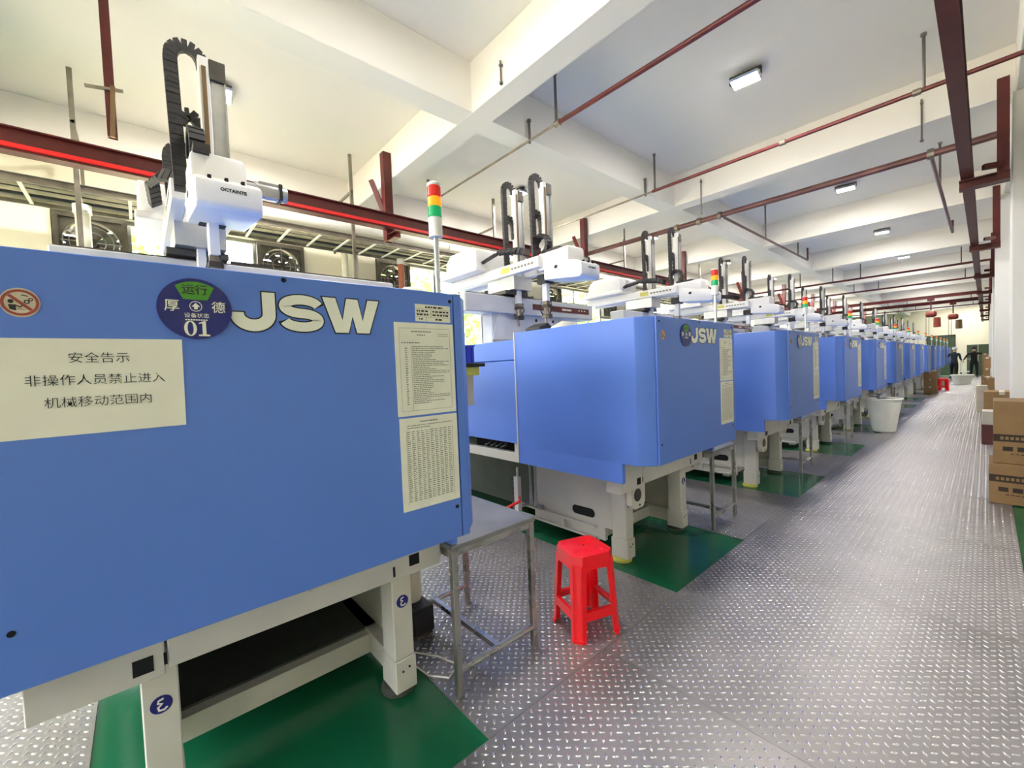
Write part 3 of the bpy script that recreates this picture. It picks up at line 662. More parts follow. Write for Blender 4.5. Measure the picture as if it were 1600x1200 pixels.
    rr2 = random.Random(9); rows = [(0.90, 0.0035, 0.27, 0.6, 0.006), (0.865, 0.003, 0.36, 0.5, 0.006), (0.88, 0.002, 0.72, 0.9, 0.006), (0.86, 0.002, 0.72, 0.9, 0.006), (0.78, 0.003, 0.1, 0.4, 0.007)]
    for i in range(31): rows.append((0.74 - i * 0.0205, 0.0024, 0.27, rr2.choice((0.55, 0.6, 0.66, 0.8, 0.9)), 0.007))
    for i in range(26): rows.append((0.72 - i * 0.024, 0.003, 0.155, 0.19, 0.006))
    lines = [(0.05, 0.94, 0.07, 0.0725), (0.05, 0.94, 0.93, 0.9325), (0.05, 0.0525, 0.07, 0.93), (0.94, 0.9425, 0.07, 0.93), (0.05, 0.76, 0.25, 0.2525)]
    printed_sheet(p, 'instruction_sheet', None, 0.645, 0.874, 1.257, 1.572, X, rows, lines, M_inkgrey, 2, 'upper laminated sheet with many printed lines')
    rows = [(0.945, 0.004, 0.34, 0.64, 0.007), (0.91, 0.0025, 0.12, 0.9, 0.006), (0.885, 0.0025, 0.12, 0.5, 0.006)]
    for i in range(36):
        for c in range(10): rows.append((0.845 - i * 0.0215, 0.0024, 0.11 + c * 0.079, 0.11 + c * 0.079 + 0.055, 0.012))
    printed_sheet(p, 'record_sheet', None, 0.648, 0.875, 0.936, 1.250, X, rows, [(0.06, 0.87, 0.1, 0.1025), (0.06, 0.87, 0.9, 0.9025)], M_inkgrey, 3, 'lower laminated sheet with columns of figures')
    if first:
        nn = p(MB().prism([(-0.205, 1.297), (0.091, 1.2975), (0.093, 1.504), (-0.200, 1.502)], 'x', X, X + 0.0014), 'safety_notice', M_paper, smooth=0)
        nn['label'] = 'cream paper safety notice with three lines of black characters'
        for (tx, yy, z, sz) in (('安全告示', -0.051, 1.460, 0.0247), ('非操作人员禁止进入', -0.053, 1.413, 0.0246), ('机械移动范围内', -0.053, 1.366, 0.0245)):
            p(text_mb(tx, sz, (X + 0.0018, yy, z), thick=0.0002, bold=-0.00018), 'lettering', M_ink, nn, smooth=0)
    # rear covers
    p(MB().box(-4.3, -2.44, -0.31, 0.96, 1.475, 1.635), 'rear_top_cover', M_blue, bevel=0.006)
    p(MB().box(-4.3, -2.44, -0.312, 0.962, 0.81, 1.470), 'rear_side_cover', M_blue, bevel=0.004)
    p(MB().box(-2.446, -2.436, -0.334, -0.305, 0.67, 1.688), 'edge_trim', M_cream)
    p(MB().box(-5.0, -4.3, -0.05, 0.70, 0.78, 1.50), 'injection_cover', M_cream, bevel=0.02)
    h = MB(); h.lathe([(0.05, 0), (0.05, 0.1), (0.2, 0.35), (0.2, 0.75), (0.17, 0.78), (0.0, 0.80)], (-4.65, 0.32, 1.5), 18)
    p(h, 'hopper', M_pvc)
    p(MB().prism([(-0.22, 1.687), (-0.08, 1.687), (-0.08, 1.73), (-0.12, 1.76), (-0.22, 1.72)], 'x', -2.43, -2.27), 'vent_motor', M_black, bevel=0.006)
    p(MB().box(-1.62, -1.54, 0.84, 0.92, 1.686, 1.70).lathe([(0.03, -0.04), (0.035, 0.0), (0.03, 0.04)], (-1.58, 0.88, 1.725), 14, 0, 'y'), 'valve_block', M_pvc)
    # base
    bs = MB()
    n = 16; oy, oz = -2.08, 0.28
    bs.box(-2.62, -1.88, 0.0, 0.03, 0.10, 0.80).box(-1.88, -1.69, 0.0, 0.03, 0.20, 0.80)
    b_ = p(bs, 'side_panel', M_cream)
    p(MB().prism([(oz + 0.035 * math.sin(2 * PI * j / n), oy + (0.075 if math.cos(2 * PI * j / n) > 0 else -0.075) + 0.035 * math.cos(2 * PI * j / n)) for j in range(n)], 'y', -0.002, 0.001), 'slot_hole', M_hole, b_)
    p(MB().box(-2.62, -1.75, 0.835, 0.86, 0.10, 0.80), 'side_panel', M_cream)
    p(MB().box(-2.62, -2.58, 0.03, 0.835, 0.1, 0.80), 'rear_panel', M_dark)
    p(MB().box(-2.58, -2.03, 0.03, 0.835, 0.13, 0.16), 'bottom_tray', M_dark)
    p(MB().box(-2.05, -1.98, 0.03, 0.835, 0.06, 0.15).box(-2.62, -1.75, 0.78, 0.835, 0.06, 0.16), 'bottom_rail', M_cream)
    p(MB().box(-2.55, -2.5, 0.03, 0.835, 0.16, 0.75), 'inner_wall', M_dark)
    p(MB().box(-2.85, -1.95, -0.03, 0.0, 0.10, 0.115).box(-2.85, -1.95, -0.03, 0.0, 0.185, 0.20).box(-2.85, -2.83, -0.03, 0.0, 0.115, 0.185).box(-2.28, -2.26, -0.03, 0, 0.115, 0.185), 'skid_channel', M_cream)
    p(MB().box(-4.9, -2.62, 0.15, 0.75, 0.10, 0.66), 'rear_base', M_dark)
    p(MB().box(-4.3, -2.44, -0.30, -0.24, 0.655, 0.725).box(-2.52, -2.44, -0.30, -0.24, 0.725, 0.81).box(-4.3, -3.3, -0.30, -0.24, 0.725, 0.81), 'rear_frame', M_cream)
    p(MB().box(-3.3, -2.44, -0.10, -0.05, 0.66, 0.82), 'cavity_wall', M_hole)
    for q in range(4):
        x = -2.95 + q * 0.07
        p(MB().tube([(x - 0.08, -0.2, 0.73), (x - 0.02, -0.23, 0.735), (x + 0.03, -0.22, 0.76), (x + 0.05, -0.2, 0.82)], 0.011, 7), 'hose', M_black)
    # front cross frame, brackets, legs
    FRX = -1.57
    p(MB().box(-1.68, FRX, -0.245, 0.025, 0.56, 0.79), 'frame_end', M_cream, bevel=0.003)
    p(MB().box(-1.68, FRX, 0.032, 0.948, 0.575, 0.79), 'frame_beam', M_cream, bevel=0.003)
    for (a, b, c, d_) in ((-0.045, 0.0, 0.585, 0.63), (0.80, 0.845, 0.61, 0.655), (0.022, 0.030, 0.59, 0.625), (0.728, 0.737, 0.59, 0.63)): p(MB().box(FRX, FRX + 0.002, a, b, c, d_), 'slot_hole', M_hole)
    p(MB().lathe([(0.007, 0), (0.007, 0.004)], (FRX, 0.42, 0.66), 10, 0, 'x'), 'frame_bolt', M_alu)
    if not first:
        pp = p(MB().prism([(-0.07, 0.44), (-0.03, 0.405), (0.07, 0.405), (0.10, 0.44), (0.10, 0.60), (-0.07, 0.60)], 'x', -1.64, -1.60), 'clamp_plate', M_cream)
        p(disc((0.005, 0.50), 0.045, 0.045, -1.602, -1.598, 20), 'plate_hole', M_darkmetal, pp); p(disc((0.03, 0.425), 0.008, 0.008, -1.602, -1.598, 10), 'plate_bolt', M_hole, pp)
        pp = p(MB().prism([(0.87, 0.50), (0.90, 0.47), (1.09, 0.47), (1.12, 0.50), (1.12, 0.60), (0.87, 0.60)], 'x', -1.72, -1.69), 'clamp_plate', M_cream)
        p(disc((1.02, 0.5), 0.008, 0.008, -1.692, -1.688, 10), 'plate_bolt', M_hole, pp)
    for (a, b) in ((-0.035, 0.055), (0.765, 0.855)):
        lg = p(MB().box(-1.79, -1.672, a, b, 0.17, 0.60), 'leg', M_cream, bevel=0.004)
        p(MB().box(-1.80, -1.664, a - 0.004, b + 0.004, 0.03, 0.17), 'foot_block', M_cream, lg, bevel=0.004)
        p(disc((a + 0.03, 0.12), 0.005, 0.005, -1.664, -1.661, 8, mb=disc((b - 0.03, 0.13), 0.005, 0.005, -1.664, -1.661, 8)), 'foot_bolts', M_hole, lg)
        p(MB().lathe([(0.075, 0.002), (0.075, 0.018), (0.06, 0.03)], (-1.75, (a + b) / 2, 0), 18), 'levelling_pad', M_yellow if a < 0 else M_dark, lg)
        yc = (a + b) / 2; zc = 0.42
        e = p(disc((yc, zc), 0.027, 0.027, -1.672, -1.6705, 24), 'emblem', M_dial, lg, smooth=0)
        w_ = MB(); stroke([(yc + 0.006, zc + 0.017), (yc - 0.006, zc + 0.014), (yc - 0.008, zc + 0.006), (yc + 0.002, zc + 0.002), (yc - 0.008, zc - 0.006), (yc - 0.006, zc - 0.016), (yc + 0.006, zc - 0.018), (yc + 0.014, zc - 0.012)], 0.006, -1.6705, -1.6697, w_)
        p(w_, 'emblem_swirl', M_logo, e, smooth=0)
    # water manifold and pipes on the near side
    mf = p(MB().box(-2.73, -2.68, -0.14, -0.10, 0.15, 0.47), 'water_manifold', M_white)
    for q in range(7): p(MB().tube([(-2.73, -0.115, 0.18 + q * 0.042), (-2.78, -0.115, 0.18 + q * 0.042)], 0.012, 7), 'valve_stub', M_darkmetal, mf)
    p(MB().tube([(-2.705, -0.115, 0.47), (-2.705, -0.115, 0.55)], 0.012, 7).tube([(-2.705, -0.10, 0.2), (-2.705, 0.02, 0.2)], 0.012, 7), 'riser_stub', M_alu, mf)
    for q in range(2): p(MB().tube([(-2.56 + 0.06 * q, -0.10, 0.66), (-2.56 + 0.06 * q, -0.10, 0.26), (-2.58 + 0.06 * q, -0.04, 0.22), (-2.58 + 0.06 * q, 0.0, 0.22)], 0.018, 8), 'water_pipe', M_alu)
    # signal tower
    t = (-1.42, 0.903)
    pole = p(MB().lathe([(0.03, 0), (0.03, 0.012), (0.0105, 0.013), (0.0105, 0.25)], (*t, 1.685), 12), 'signal_tower', M_alu)
    z = 1.925
    for (nm, hh, m) in (('lamp_base', 0.075, M_white), ('green_lens', 0.042, M_lgrn), ('amber_lens', 0.036, M_lamb), ('red_lens', 0.042, M_lred), ('lamp_cap', 0.012, M_white)):
        p(MB().lathe([(0.024, 0.0), (0.0265, 0.004), (0.0265, hh - 0.003), (0.024, hh)], (*t, z), 16), nm, m, pole); z += hh
    return root
m1 = make_machine(True); m2 = make_machine(False)
mach_lab = ['blue moulding machine numbered 01 with the cream safety notice, closest to the camera', 'blue moulding machine right behind the red stool, second of the row',
            'blue moulding machine past the second steel table, third of the row', 'blue moulding machine just before the big white bin, fourth of the row', 'blue moulding machine standing behind the big white bin, fifth of the row']
mach_lab += ['%s blue moulding machine of the row, counted from the one with the safety notice' % ordn[i] for i in range(5, NM)]
for i, y in enumerate(YM):
    m = m1 if i == 0 else (m2 if i == 1 else copy_tree(m2))
    m.location = (ORG[0], ORG[1] + y, 0); tag(m, mach_lab[i], 'machine', 'blue moulding machines along the aisle')

# ------------------------------------------------------------------ take-out robots on the machines
def chain(path, w, t, mb=None, axis=(1, 0, 0)):
    # path: polyline; one link per step, each a slightly overlapping box
    mb = mb or MB(); pts = [Vector(q) for q in path]; L = [0]
    for a, b in zip(pts, pts[1:]): L.append(L[-1] + (b - a).length)
    step = t * 0.85; n = max(2, int(L[-1] / step)); out = []
    for k in range(n + 1):
        s = L[-1] * k / n; i = max(j for j in range(len(L)) if L[j] <= s + 1e-9); i = min(i, len(pts) - 2)
        out.append(pts[i].lerp(pts[i + 1], (s - L[i]) / (L[i + 1] - L[i])))
    for k, (a, b) in enumerate(zip(out, out[1:])):
        d = (b - a); mb.beam(a - d * 0.02, b - d * 0.12, w, t if k % 2 else t * 0.86, 0, up=Vector(axis).cross(d)); 
    return mb
def arc(c, r, a0, a1, n, plane):
    o = []
    for i in range(n + 1):
        a = math.radians(a0 + (a1 - a0) * i / n); u, v = r * math.cos(a), r * math.sin(a)
        o.append({'yz': (c[0], c[1] + u, c[2] + v), 'xz': (c[0] + u, c[1], c[2] + v), 'xy': (c[0] + u, c[1] + v, c[2])}[plane])
    return o
RORG = (-3.2, 0.33, 1.635)
def make_robot(tall):
    root = empty('takeout_robot', RORG); p = Part(root, RORG)
    XT = -3.2
    rs = MB()
    rs.prism([(0.02, 1.66), (0.42, 1.66), (1.05, 1.93), (1.05, 1.97), (0.02, 1.97)], 'x', XT - 0.09, XT + 0.06)
    rs.box(XT - 0.14, XT + 0.14, -0.02, 0.46, 1.638, 1.66)
    ris = p(rs, 'riser', M_rshade, bevel=0.006)
    p(MB().prism([(0.02, 1.70), (0.40, 1.70), (0.16, 1.96), (0.10, 1.96)], 'x', XT + 0.06, XT + 0.072), 'gusset', M_rshade, ris)
    for y in (0.62, 0.88): p(disc((y, 1.905), 0.016, 0.016, XT + 0.06, XT + 0.064, 12), 'riser_bolt', M_hole, ris)
    tb = p(MB().box(XT - 0.12, XT + 0.09, -0.30, 1.55, 1.95, 2.12), 'traverse_beam', M_rshade, bevel=0.008)
    p(MB().box(XT + 0.09, XT + 0.094, 0.55, 1.47, 2.01, 2.07), 'maroon_stripe', M_rust, tb)
    k = MB(); rq = random.Random(2)
    for q in range(8): k.box(XT + 0.094, XT + 0.0955, 1.0 + q * 0.02, 1.0 + q * 0.02 + 0.013, 2.03, 2.05)
    for q in range(3): k.box(XT + 0.094, XT + 0.0955, 1.28 + q * 0.05, 1.28 + q * 0.05 + 0.02, 2.04, 2.05)
    p(k, 'stripe_print', M_logo, tb, smooth=0)
    p(MB().box(XT - 0.05, XT + 0.05, -0.25, 1.5, 2.12, 2.135), 'linear_rail', M_darkmetal, tb)
    cg = p(MB().box(XT - 0.2, XT + 0.12, 0.16, 0.46, 2.136, 2.175), 'carriage', M_darkmetal, bevel=0.004)
    p(chain([(XT - 0.1, 0.5, 2.16), (XT - 0.1, 0.72, 2.16), (XT - 0.1, 0.75, 2.175)], 0.05, 0.025), 'energy_chain', M_chain)
    # kick beam towards the aisle
    kb = p(MB().box(-4.1, -2.64, 0.17, 0.24, 2.305, 2.405).box(-4.1, -2.60, 0.40, 0.47, 2.305, 2.405).box(-4.1, -3.35, 0.24, 0.40, 2.34, 2.39), 'kick_beam', M_white, bevel=0.006)
    p(MB().box(-3.15, -3.03, 0.168, 0.17, 2.33, 2.385), 'warning_label', M_yel, kb, smooth=0)
    k = MB()
    for q in range(7): k.box(-3.0 + q * 0.045, -3.0 + q * 0.045 + 0.03, 0.168, 0.1695, 2.345, 2.365)
    p(k, 'beam_print', M_inkgrey, kb, smooth=0)
    p(MB().box(-3.4, -3.0, 0.2, 0.44, 2.175, 2.305), 'beam_mount', M_alu)
    cap = MB()
    cap.prism([(2.145, -2.23), (2.19, -2.63), (2.38, -2.63), (2.29, -2.24), (2.265, -2.20), (2.165, -2.20)], 'y', 0.226, 0.478)
    cp = p(cap, 'end_cap', M_white, bevel=0.012, seg=2)
    for q in range(3): p(MB().box(-2.25, -2.215, 0.275 + q * 0.062, 0.288 + q * 0.062, 2.272, 2.291), 'cap_notch', M_hole, cp)
    p(text_mb('OCTAINTE', 0.020, (-2.199, 0.365, 2.232), bold=0.0007, thick=0.0004), 'lettering', M_ink, cp, smooth=0)
    k = disc((0.0, 0.0), 0.02, 0.02, 0, 0.001, 16); kk = MB(); kk.add([(-2.48 + v[1], 0.2245 - v[0], 2.28 + v[2] * 0.8) for v in k.v], k.f)
    p(kk, 'cap_mark', M_ink, cp, smooth=0)
    # servo box on the rear of the kick beam, carriage cover and motor
    sb = MB(); sb.prism([(2.445, -3.95), (2.445, -3.40), (2.62, -3.40), (2.66, -3.46), (2.66, -3.86), (2.58, -3.95)], 'y', 0.06, 0.48)
    p(sb, 'servo_box', M_white, bevel=0.015, seg=2)
    p(MB().box(-4.05, -3.38, 0.04, 0.50, 2.407, 2.45), 'servo_base', M_white, bevel=0.006)
    cc = MB(); cc.prism([(0.228, 2.28), (0.445, 2.28), (0.445, 2.42), (0.43, 2.44), (0.245, 2.44), (0.228, 2.42)], 'x', -2.70, -2.34)
    c_ = p(cc, 'arm_cover', M_white, bevel=0.012, seg=2)
    p(MB().lathe([(0.03, 0), (0.03, 0.06), (0.04, 0.065), (0.04, 0.20), (0.038, 0.21)], (-2.45, 0.43, 2.36), 12, 0, 'y').box(-2.485, -2.415, 0.51, 0.60, 2.325, 2.395), 'servo_motor', M_alu, c_)
    p(MB().box(-2.49, -2.41, 0.60, 0.615, 2.32, 2.40), 'motor_cap', M_black, c_)
    # two vertical arms
    for q, (x, top, bot) in enumerate(((-2.70 if tall else -2.55, 3.10 if tall else 2.98, 2.02), (-3.08, 3.16 if tall else 2.72, 2.05))):
        col = p(MB().box(x - 0.03, x + 0.03, 0.30, 0.345, bot, top), 'vertical_arm', M_white, bevel=0.004)
        p(MB().box(x + 0.03, x + 0.036, 0.312, 0.330, bot + 0.3, top - 0.05), 'rail', M_brass, col)
        p(MB().box(x - 0.03, x + 0.02, 0.350, 0.405, bot + 0.25, top - 0.03).box(x - 0.032, x + 0.03, 0.403, 0.41, bot + 0.25, top), 'belt_guard', M_alu, col)
        p(MB().box(x - 0.035, x + 0.032, 0.345, 0.41, top - 0.10, top - 0.005), 'top_pulley_block', M_darkmetal, col)
        cb = 0.24
        pth = [(x - 0.02, cb - 0.03, bot + 0.30), (x - 0.02, cb - 0.042, top - 0.04)] + [(x - 0.02, 0.262 + 0.064 * math.cos(a), top - 0.03 + 0.075 * math.sin(a)) for a in [PI - PI * i / 12 for i in range(13)]] + [(x - 0.02, 0.326, top - 0.05)]
        p(chain(pth, 0.055, 0.028), 'energy_chain', M_chain)
        p(chain([(x - 0.02, cb - 0.02, top - 0.33), (x - 0.02, cb + 0.01, top - 0.27), (x - 0.02, cb + 0.05, top - 0.30), (x - 0.02, cb + 0.07, top - 0.36), (x - 0.02, cb + 0.075, top - 0.48)], 0.05, 0.03), 'energy_chain', M_chain)
        p(chain([(x + 0.25, 0.27, 2.44)] + arc((x + 0.02, 0.27, 2.52), 0.085, -80, 190, 12, 'xz') if q == 0 else [(x - 0.3, 0.14, 2.5), (x - 0.02, 0.12, 2.53), (x + 0.2, 0.16, 2.5), (x + 0.27, 0.24, 2.47)], 0.06, 0.035, axis=(0, 1, 0) if q == 0 else (0, 0, 1)), 'energy_chain', M_chain)
        wr_ = MB(); wr_.box(x - 0.025, x + 0.025, 0.30, 0.35, bot - 0.06, bot).lathe([(0.028, -0.02), (0.03, 0.02), (0.024, 0.05)], (x, 0.325, bot - 0.10), 10)
        wr_.box(x - 0.05, x + 0.03, 0.31, 0.34, bot - 0.15, bot - 0.11).tube([(x - 0.02, 0.325, bot - 0.14), (x - 0.01, 0.325, bot - 0.22)], 0.012, 8)
        g_ = p(wr_, 'gripper', M_gripper, col)
        p(MB().box(x - 0.035, x + 0.035, 0.295, 0.355, bot - 0.055, bot - 0.03).box(x + 0.01, x + 0.045, 0.30, 0.35, bot - 0.16, bot - 0.12), 'wrist_block', M_darkmetal, g_)
        if q == 0: p(MB().box(x - 0.06, x + 0.05, 0.27, 0.38, bot + 0.16, bot + 0.24), 'arm_slide', M_black, col)
        p(MB().tube([(x - 0.04, 0.30, bot), (x - 0.06, 0.29, bot - 0.06), (x - 0.03, 0.30, bot - 0.12)], 0.006, 6).tube([(x + 0.04, 0.34, bot), (x + 0.05, 0.35, bot - 0.07), (x + 0.02, 0.33, bot - 0.13)], 0.006, 6), 'air_hose', M_black, g_)
    return root
r1 = make_robot(False); r2_ = make_robot(True)
for i, y in enumerate(YM):
    r = r1 if i == 0 else (r2_ if i == 1 else copy_tree(r2_))
    r.location = (RORG[0], RORG[1] + y, RORG[2])
    tag(r, 'white take-out robot with black energy chains on top of the %s blue machine' % ordn[i], 'robot', 'take-out robots on the machines')

# ------------------------------------------------------------------ steel work tables between the machines
TORG = (-1.8, 1.18, 0.0)
def make_table():
    root = empty('work_table', TORG); p = Part(root, TORG)
    p(MB().box(-2.10, -1.485, 0.953, 1.445, 0.645, 0.668), 'table_top', M_steeltop, bevel=0.003)
    for y in (0.972, 1.425): p(MB().box(-2.08, -1.50, y - 0.01, y + 0.01, 0.605, 0.645), 'apron', M_steel)
    for x in (-2.08, -1.505): p(MB().box(x - 0.01, x + 0.01, 0.98, 1.415, 0.615, 0.645), 'apron', M_steel)
    for x in (-2.08, -1.505):
        for y in (0.972, 1.425): p(MB().box(x - 0.015, x + 0.015, y - 0.015, y + 0.015, 0.006, 0.645), 'leg', M_steel, bevel=0.003)
    p(MB().box(-2.07, -1.515, 1.185, 1.21, 0.10, 0.125), 'rail', M_steel)
    for x in (-2.08, -1.505): p(MB().tube([(x, 0.985, 0.113), (x, 1.412, 0.113)], 0.016, 10), 'rail', M_steel)
    return root
t0 = make_table()
for i in range(6):
    t = t0 if i == 0 else copy_tree(t0)
    t.location = (TORG[0], TORG[1] + YM[i], 0)
    tag(t, 'bare stainless steel work table against the far side of the %s blue machine' % ordn[i], 'table', 'steel work tables between machines')

# ------------------------------------------------------------------ red plastic stool
def make_stool():
    root = empty('plastic_stool', (0, 0, 0)); p = Part(root, (0, 0, 0))
    H = 0.435; hs, hb = 0.118, 0.140
    def oct_(h, c): return [(h - c, -h), (h, -h + c), (h, h - c), (h - c, h), (-h + c, h), (-h, h - c), (-h, -h + c), (-h + c, -h)]
    s = MB(); vs = []; lv = [(hs - 0.010, 0.036, H), (hs, 0.038, H - 0.006), (hs + 0.006, 0.040, H - 0.07), (hs + 0.002, 0.040, H - 0.07), (hs - 0.008, 0.037, H - 0.012)]
    for (h, c, z) in lv: vs += [(x, y, z) for (x, y) in oct_(h, c)]
    fs = [tuple(range(8))] + [(i * 8 + j, i * 8 + (j + 1) % 8, (i + 1) * 8 + (j + 1) % 8, (i + 1) * 8 + j) for i in range(4) for j in range(8)] + [tuple(range(39, 31, -1))]
    s.add(vs, fs); seat = p(s, 'seat', M_red)
    rg_ = MB()
    for rr in (0.022, 0.036, 0.050, 0.064):
        rg_.tube([(rr * math.cos(2 * PI * j / 28), rr * math.sin(2 * PI * j / 28), H) for j in range(29)], 0.0022, 5, caps=False)
    for (cx, cy) in ((1, 1), (1, -1), (-1, 1), (-1, -1)):
        for rr in (0.02, 0.034): rg_.tube([(cx * 0.085 + rr * math.cos(2 * PI * j / 16), cy * 0.085 + rr * math.sin(2 * PI * j / 16), H) for j in range(17) if max(abs(cx * 0.085 + rr * math.cos(2 * PI * j / 16)), abs(cy * 0.085 + rr * math.sin(2 * PI * j / 16))) < 0.103], 0.002, 5, caps=False)
    p(rg_, 'seat_ribs', M_red, seat); p(MB().lathe([(0.006, 0), (0.006, 0.0015)], (0, 0, H), 10), 'seat_hole', M_hole, seat)
    def half(z): return hs + 0.006 + (hb - hs - 0.006) * (1 - z / (H - 0.06))
    for (sx, sy) in ((1, -1), (1, 1), (-1, 1), (-1, -1)):
        m = MB(); t = 0.004
        zz = [0.0, 0.012, 0.012, H - 0.055]
        prof = []
        for (z, g) in ((0.0, 0.010), (0.014, 0.010), (0.016, 0.0), (H - 0.05, 0.0)):
            h = half(z) + g * 0.5; wl = 0.056 + 0.02 * z; c = 0.034
            prof.append([(h, h - wl), (h, h - c), (h - 0.008, h - c + 0.004), (h - c + 0.004, h - 0.008), (h - c, h), (h - wl, h), (h - wl, h - t), (h - c - 0.004, h - t), (h - c - t, h - c - t), (h - t, h - c - 0.004), (h - t, h - wl)])
            prof[-1] = [(sx * a, sy * b, z) for (a, b) in prof[-1]]
        n = 11; vs = [v for q in prof for v in q]
        fs = [(i * n + j, i * n + (j + 1) % n, (i + 1) * n + (j + 1) % n, (i + 1) * n + j) for i in range(3) for j in range(n)] + [tuple(range(n - 1, -1, -1)), tuple(range(33, 44))]
        m.add(vs, fs); p(m, 'leg', M_red, smooth=25)
    for k in range(4):
        a = k * PI / 2; z0_, z1_ = 0.105, 0.150
        h0, h1 = half(z0_), half(z1_); m = MB(); pts = []
        L0, L1 = h0 - 0.05, h1 - 0.05
        for (d, l, z) in ((h0, L0, z0_), (h1, L1, z1_), (h1 - 0.02, L1, z1_), (h1 - 0.022, L1, z1_ - 0.004), (h0 - 0.004, L0, z0_)):
            pts += [(d, -l, z), (d, l, z)]
        q = [(x * math.cos(a) - y * math.sin(a), x * math.sin(a) + y * math.cos(a), z) for (x, y, z) in pts]
        m.add(q, [(0, 1, 3, 2), (2, 3, 5, 4), (4, 5, 7, 6), (6, 7, 9, 8), (8, 9, 1, 0), (0, 2, 4, 6, 8), (9, 7, 5, 3, 1)]); p(m, 'stretcher', M_red)
        # rounded arch under the seat rim
        m = MB(); hz = H - 0.07; hh = half(hz) + 0.001
        arcp = [(-0.064, hz), (0.064, hz), (0.064, hz - 0.03), (0.058, hz - 0.012), (0.045, hz - 0.006), (-0.045, hz - 0.006), (-0.058, hz - 0.012), (-0.064, hz - 0.03)]
        vs = []
        for dx in (0, -0.004): vs += [((hh + dx) * math.cos(a) - y * math.sin(a), (hh + dx) * math.sin(a) + y * math.cos(a), z) for (y, z) in arcp]
        m.add(vs, [tuple(range(8)), tuple(range(15, 7, -1))] + [(i, (i + 1) % 8, 8 + (i + 1) % 8, 8 + i) for i in range(8)]); p(m, 'seat_apron', M_red)
    return root
st1 = make_stool(); st1.location = (-1.437, 1.738, 0.008); st1.rotation_euler = (0, 0, math.radians(-19)); tag(st1, 'bright red plastic stool on the checker plates beside the first steel table', 'stool', 'red plastic stools')
st2 = copy_tree(st1); st2.location = (-1.06, 22.4, 0.008); st2.rotation_euler = (0, 0, 0.3); tag(st2, 'tiny red plastic stool far down the aisle beside the carton stack', 'stool', 'red plastic stools')

# ------------------------------------------------------------------ bins, tubs, cartons
def round_bin(name, x, y, rt, rb, h, label, m, group=None):
    o = empty(name, (x, y, 0.008), label, 'bin', group); p = Part(o, (x, y, 0))
    p(MB().lathe([(0.0, 0.0), (rb - 0.02, 0.0), (rb, 0.02), (rt - 0.015, h - 0.03), (rt - 0.025, h - 0.03), (rb - 0.012, 0.03), (0.0, 0.03)], (x, y, 0), 32), 'bin_body', m)
    p(MB().lathe([(rt - 0.03, h - 0.04), (rt, h - 0.035), (rt + 0.008, h - 0.01), (rt - 0.005, h), (rt - 0.025, h - 0.005), (rt - 0.03, h - 0.04)], (x, y, 0), 32), 'rim', m); return o
round_bin('white_bin', -1.235, 10.1, 0.262, 0.165, 0.615, 'big round white plastic bin beside the aisle before the fifth machine', M_bin)
b = empty('machine_part', (-1.30, 10.1, 0), 'shiny metal fitting poking out of the big white bin', 'metal fitting'); p = Part(b, (-1.30, 10.1, 0))
p(MB().lathe([(0.05, 0.035), (0.05, 0.6), (0.07, 0.62), (0.07, 0.68), (0.03, 0.70), (0.0, 0.70)], (-1.27, 10.12, 0.0), 14), 'fitting_body', M_alu); p(MB().tube([(-1.27, 10.12, 0.64), (-1.42, 10.05, 0.67)], 0.02, 8), 'spout', M_alu)
round_bin('small_tub', -1.32, 25.6, 0.30, 0.22, 0.42, 'pale round tub under the machine row just before the white oval tub', M_cardpale)
tb = empty('oval_tub', (-0.70, 27.0, 0.008), 'white oval tub standing in the middle of the aisle far away', 'tub'); p = Part(tb, (-0.70, 27, 0))
vs = []; N = 32
for (a, bb, z) in ((0.0, 0.0, 0.0), (0.26, 0.42, 0.0), (0.34, 0.52, 0.36), (0.37, 0.55, 0.37), (0.37, 0.55, 0.40), (0.32, 0.50, 0.40), (0.24, 0.40, 0.03), (0, 0, 0.03)):
    vs += [(-0.70 + a * math.cos(2 * PI * j / N), 27 + bb * math.sin(2 * PI * j / N), z) for j in range(N)]
p(MB().add(vs, [(i * N + j, i * N + (j + 1) % N, (i + 1) * N + (j + 1) % N, (i + 1) * N + j) for i in range(7) for j in range(N)]), 'tub_body', M_bin)
